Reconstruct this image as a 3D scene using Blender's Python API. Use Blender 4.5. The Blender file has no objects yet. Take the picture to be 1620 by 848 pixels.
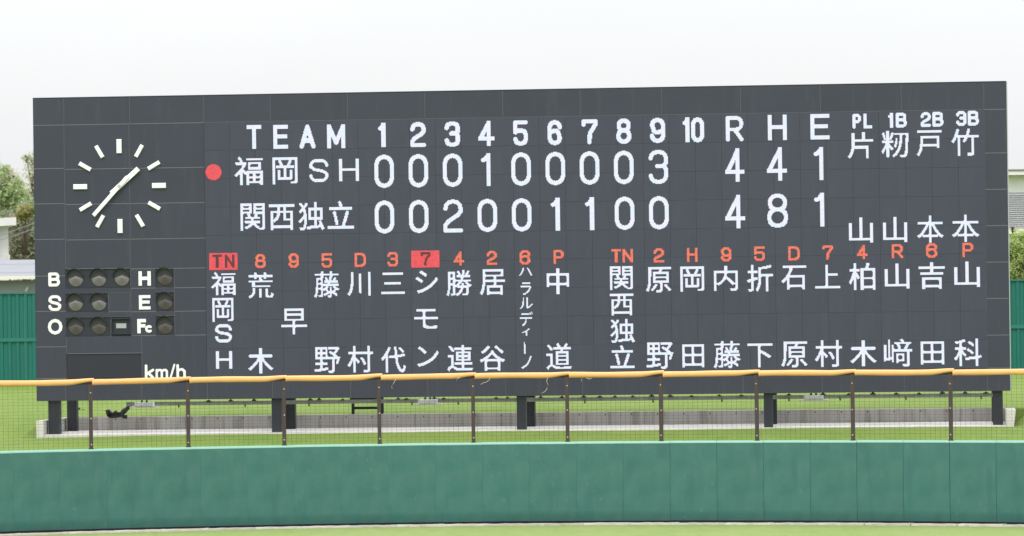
import bpy, math, random
from mathutils import Vector, Matrix
random.seed(11)
C = bpy.context.scene.collection
sc = bpy.context.scene

# ------------------------------------------------------------------ camera
FPX = 7150.0                                    # focal length in photograph pixels (1620 wide)
CAM = Vector((0.0, 0.0, 6.0))
PITCH = math.atan(19.0 / FPX); ROLL = 0.0132
fw = Vector((0, math.cos(PITCH), math.sin(PITCH)))
u0 = Vector((0, -math.sin(PITCH), math.cos(PITCH)))
RT = math.cos(ROLL) * Vector((1, 0, 0)) - math.sin(ROLL) * u0
UP = math.sin(ROLL) * Vector((1, 0, 0)) + math.cos(ROLL) * u0
cd = bpy.data.cameras.new('camera'); cam = bpy.data.objects.new('camera', cd); C.objects.link(cam)
cd.sensor_width = 36; cd.lens = 36 * FPX / 1620; cd.clip_start = 1; cd.clip_end = 6000
M = Matrix((RT, UP, -fw)).transposed().to_4x4(); M.translation = CAM
cam.matrix_world = M
cd.dof.use_dof = True; cd.dof.focus_distance = 117.0; cd.dof.aperture_fstop = 2.0
sc.camera = cam

# ------------------------------------------------------------------ world: bright overcast sky
SUN_EL, SUN_AZ = math.radians(58), math.radians(200)
w = bpy.data.worlds.new('World'); sc.world = w; w.use_nodes = True
nt = w.node_tree; N = nt.nodes; Lk = nt.links
for n in list(N): N.remove(n)
out = N.new('ShaderNodeOutputWorld')
sky = N.new('ShaderNodeTexSky'); sky.sky_type = 'NISHITA'; sky.sun_disc = False
sky.sun_elevation = SUN_EL; sky.sun_rotation = SUN_AZ; sky.dust_density = 4
bg1 = N.new('ShaderNodeBackground'); bg1.inputs[1].default_value = 0.05
Lk.new(sky.outputs[0], bg1.inputs[0])
tc = N.new('ShaderNodeTexCoord'); sep = N.new('ShaderNodeSeparateXYZ'); Lk.new(tc.outputs['Generated'], sep.inputs[0])
mx = N.new('ShaderNodeMath'); mx.operation = 'MAXIMUM'; mx.inputs[1].default_value = 0; Lk.new(sep.outputs[2], mx.inputs[0])
# overcast cloud layer: luminance grows from the horizon to the zenith as (1 + 2 sin h) / 3
ml = N.new('ShaderNodeMath'); ml.operation = 'MULTIPLY_ADD'; ml.inputs[1].default_value = 1.65; ml.inputs[2].default_value = 0.80
Lk.new(mx.outputs[0], ml.inputs[0])
no = N.new('ShaderNodeTexNoise'); no.inputs['Scale'].default_value = 11; no.inputs['Detail'].default_value = 4
mp = N.new('ShaderNodeMapping'); mp.inputs['Scale'].default_value = (1, 1, 2.5)
Lk.new(tc.outputs['Generated'], mp.inputs[0]); Lk.new(mp.outputs[0], no.inputs[0])
rm = N.new('ShaderNodeMapRange'); rm.inputs[3].default_value = 0.955; rm.inputs[4].default_value = 1.045
Lk.new(no.outputs[0], rm.inputs[0])
m2 = N.new('ShaderNodeMath'); m2.operation = 'MULTIPLY'; Lk.new(ml.outputs[0], m2.inputs[0]); Lk.new(rm.outputs[0], m2.inputs[1])
bg2 = N.new('ShaderNodeBackground'); bg2.inputs[0].default_value = (0.975, 0.985, 1.0, 1); Lk.new(m2.outputs[0], bg2.inputs[1])
ad = N.new('ShaderNodeAddShader'); Lk.new(bg1.outputs[0], ad.inputs[0]); Lk.new(bg2.outputs[0], ad.inputs[1])
Lk.new(ad.outputs[0], out.inputs[0])
sl = bpy.data.lights.new('sun', 'SUN'); sl.energy = 1.3; sl.angle = math.radians(20); sl.color = (1, 0.97, 0.93)
so = bpy.data.objects.new('sun', sl); C.objects.link(so)
sd = Vector((math.sin(SUN_AZ) * math.cos(SUN_EL), math.cos(SUN_AZ) * math.cos(SUN_EL), math.sin(SUN_EL)))
so.rotation_euler = (-sd).to_track_quat('-Z', 'Y').to_euler(); so.location = (0, -40, 80)
sc.view_settings.view_transform = 'Standard'; sc.view_settings.look = 'None'
sc.view_settings.exposure = 0.0; sc.view_settings.gamma = 1

# lit cells of each character: columns, then one whole number per row of cells
GLYPHS = {
'福': (31, [33554432, 117440512, 126091263, 58982399, 29360128, 29360128, 1073545212, 1073545212, 536666140, 3719196, 7913500, 7405564, 14745596, 31522812, 66060288, 133955583, 268435455, 534773759, 1070565127, 2042857223, 834897807, 29622271, 29622271, 29591303, 29591303, 29591311, 29622271, 29622271, 29589519, 29589511]),
'岡': (29, [536870911, 536870911, 536870911, 473432967, 473432967, 473696135, 471598855, 471731975, 470683143, 503316471, 503316471, 503316471, 469819399, 469819399, 477159879, 477159879, 477159879, 477159879, 477159879, 477159879, 477159879, 477159879, 478150599, 478150599, 478150535, 469762055, 469762063, 469762303, 469762302, 469762048]),
'荒': (32, [14683648, 14683648, 15732480, 2147483646, 2147483646, 2147483646, 14913024, 14913024, 245760, 253952, 2147483646, 2147483646, 125829120, 125829120, 125829120, 125829120, 134217712, 134217712, 0, 58720256, 58950528, 58950528, 58950528, 58950528, 58950528, 126059396, 117670791, 251888519, 1040417743, 2080605182, 2013495806, 536870912]),
'木': (32, [245760, 245760, 245760, 245760, 245760, 245760, 245760, 245760, 1073741820, 2147483646, 2147483646, 1073741820, 1044480, 1044480, 2095104, 2095104, 4193280, 8117760, 15978240, 32753536, 65259456, 63161312, 260293104, 520339704, 1040433276, 4228104255, 2013511710, 805552132, 245760, 245760, 245760, 245760]),
'早': (32, [268435440, 268435440, 268435440, 234881136, 234881136, 234881136, 268435440, 268435440, 268435440, 234881264, 234881136, 234881136, 234881264, 268435440, 268435440, 245760, 229376, 229376, 229376, 229376, 4294967295, 4294967295, 4294967295, 245760, 229376, 229376, 229376, 229376, 229376, 229376, 229376, 229376]),
'藤': (32, [7343616, 7343616, 15732224, 2147483646, 2147483646, 15732480, 7343616, 15932960, 535010416, 535010544, 484564192, 409468924, 409468924, 417857532, 534802432, 536870910, 419430398, 411041790, 409059552, 954453232, 1072663676, 1073712191, 956271742, 946458336, 945881056, 945881024, 811859952, 1886375160, 1894714424, 4158946328, 3823139840, 536885248]),
'野': (32, [2147450876, 2147450878, 2147450878, 1908604988, 1908604984, 1908611192, 2147434224, 2147426272, 2147422144, 1908605920, 1908605424, 1908637944, 2147483647, 2147483647, 2147483646, 29361038, 29361038, 29361052, 31458204, 2147419036, 2147419032, 2147419008, 29361024, 29361024, 29361024, 29852544, 67076992, 4294935424, 4294707072, 4278222720, 32512, 15872]),
'川': (30, [29360135, 29360135, 29388807, 29388807, 29388807, 29388807, 29388807, 29388807, 29388807, 29388807, 29388807, 29388807, 29388807, 29388807, 29388807, 62943239, 62943239, 62943239, 58748935, 58748935, 58748935, 125857799, 125857799, 117469191, 251686919, 251686919, 503328775, 1006632967, 469762055, 134217735]),
'村': (32, [29360240, 29360240, 29360240, 29360240, 29360240, 29360240, 29360240, 2147483647, 2147483647, 2147483647, 62914680, 62914672, 62914672, 130023536, 132178032, 267448432, 267942000, 268187760, 501103728, 1036917872, 969678448, 2042629744, 4055895152, 4055892080, 1639972976, 29360240, 29360240, 29360240, 29360240, 29364208, 29364208, 29364160]),
'代': (32, [2125824, 7893440, 7369184, 15757552, 14694520, 31471676, 62928924, 62928904, 125843456, 260061246, 260079614, 530579454, 1069547488, 2143288320, 4219485184, 1937775616, 1669340160, 58727424, 58727424, 58727424, 58727936, 58723840, 58723840, 58724102, 58722055, 58722183, 58722183, 58721230, 58720766, 58720766, 58720508, 58720312]),
'勝': (32, [3584, 200248, 1072139832, 1071877744, 1071763184, 954326240, 954728444, 954728444, 954728444, 1071660032, 1071659008, 1072707584, 956301310, 956301310, 955380704, 954327264, 1071897840, 1072143484, 1073683519, 956301310, 956301308, 954466288, 954218608, 954218608, 820015216, 1893789808, 1893789808, 1893851248, 1894236400, 3892285408, 3824095200, 570687488]),
'連': (32, [14336, 939538432, 1006647296, 511705084, 260046844, 260046844, 125843456, 58735616, 2097144, 2097144, 1849400, 1849400, 2132803576, 2132803576, 2132803576, 119289912, 119289976, 119537656, 119537656, 117454848, 117454848, 125829118, 125829118, 125829118, 117454848, 251672576, 1069561856, 2146449408, 2030043135, 4034920446, 1612709886, 536870912]),
'居': (32, [268435452, 268435452, 268435452, 234881052, 234881052, 234881052, 251658300, 268435452, 268435452, 251688960, 234895360, 234895360, 234911744, 268435455, 268435455, 268435455, 234895360, 234895360, 234895360, 503347200, 511705080, 478150648, 478150648, 477102136, 1013973048, 1013973048, 946864184, 2021130296, 2021654520, 4034920440, 1887436792, 544211000]),
'谷': (32, [2100224, 7872000, 16260864, 32509824, 65012672, 130023920, 260145400, 1057210492, 1040433212, 403169304, 1044480, 2029568, 3963904, 16268800, 32513920, 132124608, 264242160, 2147483646, 4294967295, 2080374782, 1673528268, 58720704, 58720704, 58720704, 58720704, 58720704, 58720704, 62915520, 67108800, 67108800, 62915520, 58720704]),
'中': (28, [61440, 61440, 61440, 61440, 61440, 61440, 268435455, 268435455, 268435455, 251719695, 234942471, 234942471, 234942471, 234942471, 234942471, 234942471, 234942471, 251719695, 268435455, 268435455, 268435455, 234942471, 234942471, 61440, 61440, 61440, 61440, 61440, 61440, 61440, 61440, 61440]),
'道': (32, [196672, 458976, 805798368, 2013512128, 1006879680, 511705086, 260046846, 260046846, 117454848, 14336, 1048560, 1048560, 1048560, 4279107696, 4279107696, 4279238640, 118489072, 118358128, 118358128, 118358128, 118489072, 118489072, 118358128, 118358128, 118358128, 118489072, 118489072, 532676608, 1072693248, 2030011391, 4034920446, 1612709886, 536870912]),
'原': (32, [536870911, 536870911, 536870911, 503347200, 503345152, 503377920, 511705080, 511705080, 511705080, 510656568, 510656568, 510656568, 478150648, 478150648, 477626488, 477102136, 477102136, 478150648, 478150648, 478150648, 469792768, 470300672, 1008613856, 1010579936, 947402992, 947402872, 2029008956, 1910519838, 4089477135, 4052219918, 537391104, 516096]),
'内': (30, [122880, 122880, 122880, 122880, 122880, 122880, 1073741823, 1073741823, 1073741823, 939646983, 939638791, 939638791, 939638791, 939778055, 939782151, 940047367, 940031495, 940515079, 941494151, 943458247, 955778023, 1072693759, 1071644927, 964689991, 939524103, 939524103, 939524103, 939524111, 939525119, 939524606, 939524604]),
'折': (32, [117440520, 117440764, 117448700, 117702648, 117702528, 117686272, 117669888, 2147188736, 2147188736, 2147188736, 117669888, 117702655, 117702655, 117702655, 117686752, 133923264, 133923264, 1073447360, 4291002816, 4278419904, 1996718528, 117670336, 117932480, 117932480, 117899712, 117899712, 118424000, 118358464, 119407040, 2132541888, 1058800064, 1007157696]),
'下': (31, [2147483647, 2147483647, 2147483647, 245760, 229376, 229376, 229376, 229376, 245760, 258048, 261120, 261888, 253824, 233440, 230384, 229884, 229500, 229432, 229376, 229376, 229376, 229376, 229376, 229376, 229376, 229376, 229376, 229376, 229376, 229376]),
'石': (31, [536870911, 536870911, 536870911, 1966080, 1966080, 1966080, 1835008, 3932160, 3670016, 7864320, 7340032, 15728640, 33554428, 33554428, 67108860, 132120604, 266338332, 534773788, 1054867484, 2095054876, 954204188, 283115548, 14680092, 14680092, 16777212, 16777212, 16777212, 15728700, 14680092, 14680092]),
'上': (31, [229376, 229376, 229376, 229376, 229376, 229376, 229376, 229376, 229376, 229376, 229376, 262136, 262136, 262136, 229376, 229376, 229376, 229376, 229376, 229376, 229376, 229376, 229376, 229376, 229376, 229376, 491520, 2147483647, 2147483647, 2147483647]),
'柏': (32, [58722176, 58722176, 58722176, 58722048, 58724096, 58724096, 126091263, 2147221503, 2147221503, 2147205135, 126074887, 130269191, 266584071, 266584071, 267632647, 536068103, 536592399, 532414463, 1068761087, 1065598991, 2072231943, 1938014215, 4085497863, 1669578759, 1669578759, 58966023, 58966031, 58982399, 58982399, 58982399, 58966023, 58966023]),
'山': (32, [245760, 245760, 245760, 245760, 245760, 245760, 245760, 4026777615, 4026777615, 4026777615, 4026777615, 4026777615, 4026777615, 4026777615, 4026777615, 4026777615, 4026777615, 4026777615, 4026777615, 4026777615, 4026777615, 4026777615, 4026777615, 4026777615, 4026777615, 4026777615, 4294967295, 4294967295, 4294967295, 15, 15, 15]),
'吉': (32, [245760, 245760, 245760, 245760, 245760, 4294967295, 4294967295, 4294967295, 245760, 245760, 245760, 245760, 1073741820, 1073741820, 1073741820, 0, 0, 0, 268435440, 268435440, 268435440, 251658480, 251658352, 251658352, 251658352, 251658352, 251658352, 268435440, 268435440, 268435440, 251658480, 251658352]),
'科': (32, [112, 7864432, 66584688, 2146984048, 2143352944, 998276208, 58736240, 58723952, 58721904, 62914672, 2147221616, 2147254384, 2147336304, 130150512, 132184176, 132136048, 267394672, 267914352, 532414576, 530317426, 998768895, 2072018943, 4085776380, 4085776368, 1669841008, 58720368, 58720368, 58720368, 58720368, 58720368, 58720368, 58720368]),
'﨑': (32, [2048, 100678656, 100670976, 100666880, 101711870, 101711870, 100909176, 3865165936, 3865174256, 3865108704, 3865108960, 3866157504, 3867148287, 3867148287, 3867148287, 3865051192, 3865051192, 3865312824, 3865312824, 3865284152, 3865249336, 3890415160, 4293068344, 4293103160, 4267966008, 3227778616, 6520888, 196664, 56, 2040, 2040, 1008]),
'田': (28, [268435455, 268435455, 268435455, 234938375, 234938375, 234938375, 234938375, 234938375, 234938375, 234938375, 234938375, 251719695, 268435455, 268435455, 268435455, 234938375, 234938375, 234938375, 234938375, 234938375, 234938375, 234938375, 234938375, 251719695, 268435455, 268435455, 268435455, 234881031, 234881031]),
'関': (30, [1073692671, 1073692671, 1073692671, 939997191, 1007631375, 1073692671, 1073692671, 939997191, 939997191, 1073692671, 1073692671, 1010581503, 943459847, 941366791, 941497863, 956301255, 956301255, 939638791, 939638791, 973078471, 973078471, 956301255, 939784199, 940571655, 941563399, 956174215, 972556175, 954204671, 939524222, 939524096]),
'西': (30, [1073741823, 1073741823, 1073741823, 924672, 924672, 924672, 924672, 268435452, 268435452, 236854300, 235805724, 236854300, 236723228, 238820380, 242752540, 251142140, 267395068, 264241180, 243269660, 234881052, 234881052, 234881052, 268435452, 268435452, 268435452, 234881052, 234881052]),
'独': (31, [3584, 946867712, 1013976576, 519048704, 266341888, 130027008, 126353404, 260571132, 533200892, 1070009884, 969346588, 298257948, 15142428, 31919644, 31919644, 65474076, 132644860, 266862588, 518520828, 1021316624, 2027949680, 819990072, 14683704, 14683708, 29363836, 29491198, 31457278, 1071644559, 530513935, 520093700]),
'立': (30, [98304, 245760, 114688, 122880, 122880, 57344, 268435452, 268435452, 268435452, 0, 6291904, 15729088, 15729600, 7340992, 7340928, 7866240, 3671936, 3671808, 3673856, 3936000, 3935744, 1842688, 1842176, 1842176, 15360, 1073741823, 1073741823, 1073741823]),
'三': (30, [268435452, 268435452, 268435452, 0, 0, 0, 0, 0, 0, 0, 0, 0, 67108832, 67108832, 67108832, 0, 0, 0, 0, 0, 0, 0, 0, 0, 1073741823, 1073741823, 1073741823]),
'シ': (29, [2097152, 7864320, 16515072, 8323072, 2064384, 1032192, 229376, 98304, 67108864, 251658246, 528482318, 266338319, 66060318, 33030206, 7340156, 2097400, 496, 992, 1984, 8064, 16128, 65024, 260096, 1044480, 8372224, 134152192, 133955584, 66060288, 50331648]),
'モ': (30, [134217720, 134217720, 134217720, 1015808, 458752, 458752, 458752, 458752, 458752, 1015808, 1073741823, 1073741823, 1073741823, 458752, 458752, 458752, 458752, 458752, 458752, 491520, 491520, 520254, 524286, 262142, 32764]),
'ン': (27, [8388608, 29360128, 66060288, 33030144, 8126464, 4063232, 2031622, 1015814, 458767, 131102, 62, 60, 120, 248, 496, 992, 4032, 8064, 32512, 130048, 522240, 4186112, 67076096, 134086656, 66584576, 25165824]),
'片': (32, [15360, 125844480, 125844480, 125844480, 125844480, 125844480, 125844480, 125844480, 125844480, 134217727, 134217727, 134217727, 125829120, 125829120, 125829120, 125829120, 125829120, 134217664, 134217664, 134217664, 134217664, 251658688, 251658688, 251658688, 234881472, 503316928, 503316928, 1006633408, 1006633408, 2013266368, 4160750016, 1879048640, 536871360]),
'籾': (34, [251658240, 251658240, 3474456576, 7772045311, 7771783167, 4013426575, 4017620743, 4017096455, 1869612807, 2145437455, 2145437455, 251709199, 8589461263, 8589528847, 8589528846, 520212238, 528600590, 528715278, 1069780494, 1071881742, 2146507790, 2138577934, 4017634318, 8307881998, 7767881742, 16357847070, 6694170654, 6694232094, 251904028, 252166204, 252676092, 252577784, 100926448]),
'戸': (31, [1073741823, 1073741823, 1073741823, 0, 0, 0, 0, 67108856, 67108856, 67108856, 58720312, 58720312, 58720312, 58720312, 58720312, 58720312, 58720312, 134217720, 134217720, 134217720, 117440568, 117440568, 117440512, 251658240, 251658240, 234881024, 503316480, 469762048, 1006632960, 2013265920, 939524096, 268435456]),
'竹': (34, [100677632, 251672576, 251672576, 234911744, 503347200, 503345152, 469790720, 1040248832, 1073741823, 1073741823, 2147483647, 1938014656, 4085498304, 4085744064, 8112275904, 16165831104, 7575306688, 2206204352, 58720704, 58720704, 58720704, 58720704, 58720704, 58720704, 58720704, 58720704, 58720704, 58720704, 58720704, 58720704, 58736576, 58736576, 58736576, 58736384]),
'本': (33, [229376, 229376, 229376, 229376, 229376, 229376, 229376, 491520, 4294967294, 4294967294, 4294967294, 4192256, 3930112, 8109056, 7576576, 15965696, 31690240, 31690496, 63145856, 126060480, 126059456, 251888096, 503546096, 1040679160, 4294967294, 8522825663, 4093640606, 1073971204, 229376, 229376, 229376, 229376, 229376, 229376]),
'ハ': (16, [1056, 3120, 3096, 3096, 6156, 6156, 12294, 12294, 24579, 49155]),
'ラ': (13, [2046, 2046, 0, 0, 8190, 8191, 3, 6, 6, 12, 28, 56, 112, 960, 896]),
'ル': (16, [2240, 2240, 2240, 2240, 2240, 6336, 6336, 6336, 6339, 6342, 12492, 12536, 24816, 49216]),
'デ': (16, [2, 10, 16365, 16372, 0, 0, 0, 65534, 65534, 256, 256, 256, 768, 768, 1536, 3584, 7168, 6144]),
'ィ': (10, [3, 7, 12, 56, 248, 920, 24, 24, 24, 24]),
'ノ': (13, [3, 3, 6, 6, 6, 12, 12, 24, 24, 48, 112, 224, 960, 1920, 7680, 3072]),
}

# ------------------------------------------------------------------ materials
def mat(name, col, rough=0.6, metal=0.0, var=0.0, scale=2.0, emit=None, rnd=0.0, bump=0.0, bscale=60, col2=None, stretch=None, spec=0.5, noise2=None, spots=()):
    m = bpy.data.materials.new(name); m.use_nodes = True
    t = m.node_tree; n = t.nodes; l = t.links; b = n['Principled BSDF']
    b.inputs['Roughness'].default_value = rough; b.inputs['Metallic'].default_value = metal
    b.inputs['Specular IOR Level'].default_value = spec
    b.inputs['Base Color'].default_value = (*col, 1)
    if emit:
        b.inputs['Base Color'].default_value = (*col, 1)
        b.inputs['Emission Color'].default_value = (*emit[0], 1); b.inputs['Emission Strength'].default_value = emit[1]
        return m
    co = n.new('ShaderNodeTexCoord'); src = co.outputs['Object']
    if stretch:
        mpn = n.new('ShaderNodeMapping'); mpn.inputs['Scale'].default_value = stretch; l.new(src, mpn.inputs[0]); src = mpn.outputs[0]
    last = None
    if var or col2:
        nz = n.new('ShaderNodeTexNoise'); nz.inputs['Scale'].default_value = scale; nz.inputs['Detail'].default_value = 5; nz.inputs['Roughness'].default_value = 0.6
        l.new(src, nz.inputs[0])
        mr = n.new('ShaderNodeMapRange'); mr.inputs[1].default_value = 0.3; mr.inputs[2].default_value = 0.7
        l.new(nz.outputs[0], mr.inputs[0])
        mi = n.new('ShaderNodeMix'); mi.data_type = 'RGBA'
        c2 = col2 or tuple(c * (1 - var) for c in col); c1 = col if col2 else tuple(min(1, c * (1 + var)) for c in col)
        mi.inputs[6].default_value = (*c1, 1); mi.inputs[7].default_value = (*c2, 1)
        l.new(mr.outputs[0], mi.inputs[0]); last = mi.outputs[2]
        if noise2:                                   # second, larger scale mottling
            nz2 = n.new('ShaderNodeTexNoise'); nz2.inputs['Scale'].default_value = noise2[0]; nz2.inputs['Detail'].default_value = 3
            l.new(co.outputs['Object'], nz2.inputs[0])
            mr2 = n.new('ShaderNodeMapRange'); mr2.inputs[1].default_value = 0.35; mr2.inputs[2].default_value = 0.65
            mr2.inputs[3].default_value = 0; mr2.inputs[4].default_value = noise2[2]
            l.new(nz2.outputs[0], mr2.inputs[0])
            mj = n.new('ShaderNodeMix'); mj.data_type = 'RGBA'; mj.inputs[7].default_value = (*noise2[1], 1)
            l.new(mr2.outputs[0], mj.inputs[0]); l.new(last, mj.inputs[6]); last = mj.outputs[2]
    for (ss, st, th, scol, k) in spots:              # marks with a shape of their own: scuffs, runs, stains
        ms = n.new('ShaderNodeMapping'); ms.inputs['Scale'].default_value = st; ms.inputs['Location'].default_value = (ss, 2 * ss, 3); l.new(co.outputs['Object'], ms.inputs[0])
        src2 = ms.outputs[0]
        oi0 = n.new('ShaderNodeObjectInfo'); va = n.new('ShaderNodeVectorMath'); va.operation = 'ADD'
        sc0 = n.new('ShaderNodeMath'); sc0.operation = 'MULTIPLY'; sc0.inputs[1].default_value = 40; l.new(oi0.outputs['Random'], sc0.inputs[0])
        l.new(src2, va.inputs[0]); l.new(sc0.outputs[0], va.inputs[1])
        n3 = n.new('ShaderNodeTexNoise'); n3.inputs['Scale'].default_value = ss; n3.inputs['Detail'].default_value = 3; l.new(va.outputs[0], n3.inputs[0])
        m3 = n.new('ShaderNodeMapRange'); m3.inputs[1].default_value = th; m3.inputs[2].default_value = th + .10; m3.inputs[3].default_value = 0; m3.inputs[4].default_value = k; l.new(n3.outputs[0], m3.inputs[0])
        x3 = n.new('ShaderNodeMix'); x3.data_type = 'RGBA'; x3.inputs[7].default_value = (*scol, 1); l.new(m3.outputs[0], x3.inputs[0]); l.new(last, x3.inputs[6]); last = x3.outputs[2]
    if rnd:
        oi = n.new('ShaderNodeObjectInfo'); r2 = n.new('ShaderNodeMapRange'); r2.inputs[3].default_value = 1 - rnd; r2.inputs[4].default_value = 1 + rnd
        l.new(oi.outputs['Random'], r2.inputs[0])
        vm = n.new('ShaderNodeVectorMath'); vm.operation = 'SCALE'
        if last is None:
            vm.inputs[0].default_value = col
        else: l.new(last, vm.inputs[0])
        l.new(r2.outputs[0], vm.inputs['Scale']); last = vm.outputs[0]
    if last is not None: l.new(last, b.inputs['Base Color'])
    if bump:
        nb = n.new('ShaderNodeTexNoise'); nb.inputs['Scale'].default_value = bscale; nb.inputs['Detail'].default_value = 3
        l.new(src, nb.inputs[0])
        bp = n.new('ShaderNodeBump'); bp.inputs['Strength'].default_value = bump; bp.inputs['Distance'].default_value = 0.02
        l.new(nb.outputs[0], bp.inputs['Height']); l.new(bp.outputs[0], b.inputs['Normal'])
    return m

MT = dict(
    panel=mat('dark_painted_aluminium', (0.039, 0.043, 0.062), 0.6, var=0.06, scale=0.9, rnd=0.03, spec=0.35, spots=[(5, (1, 1, .12), .58, (0.056, 0.060, 0.076), .3)]),
    backing=mat('panel_joint_sealant', (0.15, 0.145, 0.155), 0.8),
    joint=mat('aluminium_joint_strip', (0.145, 0.14, 0.145), 0.7),  # level joints: light from above put into the colour
    joint_dull=mat('dull_joint_strip', (0.085, 0.083, 0.092), 0.7),  # upright joints: same strip, painted darker as less light reaches it
    module=mat('led_module_face', (0.055, 0.060, 0.083), 0.75, var=0.05, scale=2.0, rnd=0.03, stretch=(1, 1, .35), spec=0.25, spots=[(4, (1, 1, .15), .56, (0.068, 0.073, 0.094), .3)]),
    recess=mat('dark_recess_paint', (0.029, 0.032, 0.042), 0.7, spec=0.3),
    display=mat('unlit_display_face', (0.036, 0.038, 0.048), 0.8, spec=0.2),
    led_white=mat('lit_white_leds', (0.05, 0.05, 0.05), 0.8, emit=((0.80, 0.885, 1.0), 0.90)),
    led_orange=mat('lit_orange_leds', (0.05, 0.04, 0.04), 0.8, emit=((1.0, 0.20, 0.11), 0.82)),
    led_red=mat('lit_red_leds', (0.05, 0.03, 0.03), 0.8, emit=((0.90, 0.062, 0.085), 0.85)),
    led_off=mat('unlit_leds', (0.09, 0.03, 0.035), 0.8),
    white_paint=mat('white_letter_paint', (0.80, 0.80, 0.79), 0.5),
    clock_white=mat('white_clock_enamel', (0.80, 0.81, 0.79), 0.4),
    lens=mat('frosted_grey_lens', (0.185, 0.168, 0.175), 0.5, var=0.1, scale=9),
    lens_warm=mat('smoked_brown_lens', (0.098, 0.082, 0.085), 0.45, var=0.1, scale=9),
    hood=mat('black_lamp_hood', (0.03, 0.033, 0.033), 0.6),
    silver=mat('dull_silver_metal', (0.40, 0.43, 0.44), 0.45, metal=0.6),
    steel=mat('navy_black_steel_paint', (0.010, 0.012, 0.021), 0.5, var=0.1, scale=3),
    rail=mat('galvanised_grey_rail', (0.36, 0.365, 0.34), 0.6, var=0.2, scale=6),
    black=mat('black_rubber', (0.018, 0.019, 0.021), 0.7, var=0.2, scale=12),
    boxwhite=mat('white_enclosure_paint', (0.88, 0.90, 0.94), 0.5, var=0.06, scale=8),
    cream=mat('cream_tray_paint', (0.78, 0.75, 0.66), 0.6, var=0.1, scale=8),
    conc=mat('weathered_concrete', (0.54, 0.52, 0.49), 0.9, col2=(0.40, 0.375, 0.35), scale=2.2, stretch=(1, 1, .15), bump=0.3, bscale=25, noise2=(0.7, (0.57, 0.55, 0.53), 0.6), spots=[(5, (1, 1, .10), .54, (0.27, 0.25, 0.235), .6), (12, (1, 1, .05), .60, (0.30, 0.27, 0.22), .5)]),
    conc_light=mat('pale_concrete', (0.55, 0.53, 0.49), 0.9, var=0.10, scale=3, bump=0.2, bscale=25),
    kerb=mat('weathered_kerb_concrete', (0.52, 0.53, 0.52), 0.9, col2=(0.45, 0.42, 0.37), scale=3.2, rnd=0.10, noise2=(1.1, (0.33, 0.27, 0.20), 0.6)),
    pad=mat('teal_green_vinyl', (0.026, 0.123, 0.106), 0.5, var=0.10, scale=1.3, rnd=0.02, stretch=(1, 1, .35), bump=0.35, bscale=3, noise2=(1.9, (0.058, 0.155, 0.133), 0.6), spots=[(7, (1, 1, .8), .66, (0.10, 0.20, 0.175), .4), (3.5, (1, 1, .18), .57, (0.024, 0.108, 0.10), .5), (22, (1, 1, 1), .72, (0.20, 0.27, 0.25), .4)]),
    padcap=mat('pale_green_vinyl_edge', (0.20, 0.40, 0.31), 0.5),  # rounded top of the pads, coloured paler to stand in for sky light
    yellow=mat('yellow_foam_vinyl', (0.82, 0.41, 0.15), 0.55, var=0.05, scale=3, rnd=0.03, bump=0.2, bscale=8),
    post=mat('brown_post_paint', (0.050, 0.034, 0.032), 0.6, var=0.15, scale=8),
    bolt=mat('bright_bolt_head', (0.55, 0.52, 0.50), 0.4, metal=0.5),
    net=mat('dark_net_wire', (0.035, 0.037, 0.03), 0.8),
    twine=mat('pale_yellow_twine', (0.62, 0.55, 0.38), 0.8),
    fence=mat('green_corrugated_sheet', (0.002, 0.125, 0.098), 0.55, var=0.1, scale=1.2, rnd=0.04, stretch=(1, 1, .3)),
    fence_rail=mat('green_rail_paint', (0.012, 0.15, 0.12), 0.5),
    dark=mat('black_gap', (0.012, 0.02, 0.03), 0.8),
    siding=mat('white_siding', (0.66, 0.65, 0.64), 0.7, var=0.05, scale=1),
    bluegrey=mat('pale_blue_metal_roof', (0.225, 0.235, 0.255), 0.7, var=0.05, scale=0.8),
    greywall=mat('grey_render', (0.25, 0.255, 0.285), 0.8, var=0.06, scale=0.5),
    greylouvre=mat('grey_louvre_siding', (0.36, 0.365, 0.385), 0.6, var=0.05, scale=0.6),
    eave=mat('cream_eave', (0.72, 0.68, 0.60), 0.6),
    brownline=mat('brown_trim', (0.20, 0.15, 0.12), 0.6),
    glass=mat('dark_window_glass', (0.05, 0.06, 0.07), 0.1),
    bark=mat('bark', (0.09, 0.07, 0.05), 0.9, var=0.3, scale=5),
    wire=mat('grey_wire', (0.22, 0.25, 0.22), 0.6),
)

def led_vary(m, a, b):
    """neighbouring diodes differ a little in colour and brightness"""
    n = m.node_tree.nodes; l = m.node_tree.links
    co = n.new('ShaderNodeTexCoord'); nz = n.new('ShaderNodeTexWhiteNoise'); sn = n.new('ShaderNodeVectorMath'); sn.operation = 'SNAP'
    sn.inputs[1].default_value = (.0414, 10, .0414)
    l.new(co.outputs['Object'], sn.inputs[0]); l.new(sn.outputs[0], nz.inputs[0])
    mi = n.new('ShaderNodeMix'); mi.data_type = 'RGBA'; mi.inputs[6].default_value = (*a, 1); mi.inputs[7].default_value = (*b, 1)
    l.new(nz.outputs['Value'], mi.inputs[0]); l.new(mi.outputs[2], n['Principled BSDF'].inputs['Emission Color'])
led_vary(MT['led_white'], (0.70, 0.90, 1.0), (1.0, 0.90, 1.06)); led_vary(MT['led_orange'], (0.95, 0.12, 0.06), (1.0, 0.24, 0.13)); led_vary(MT['led_red'], (0.80, 0.05, 0.07), (1.0, 0.08, 0.10))

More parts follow.
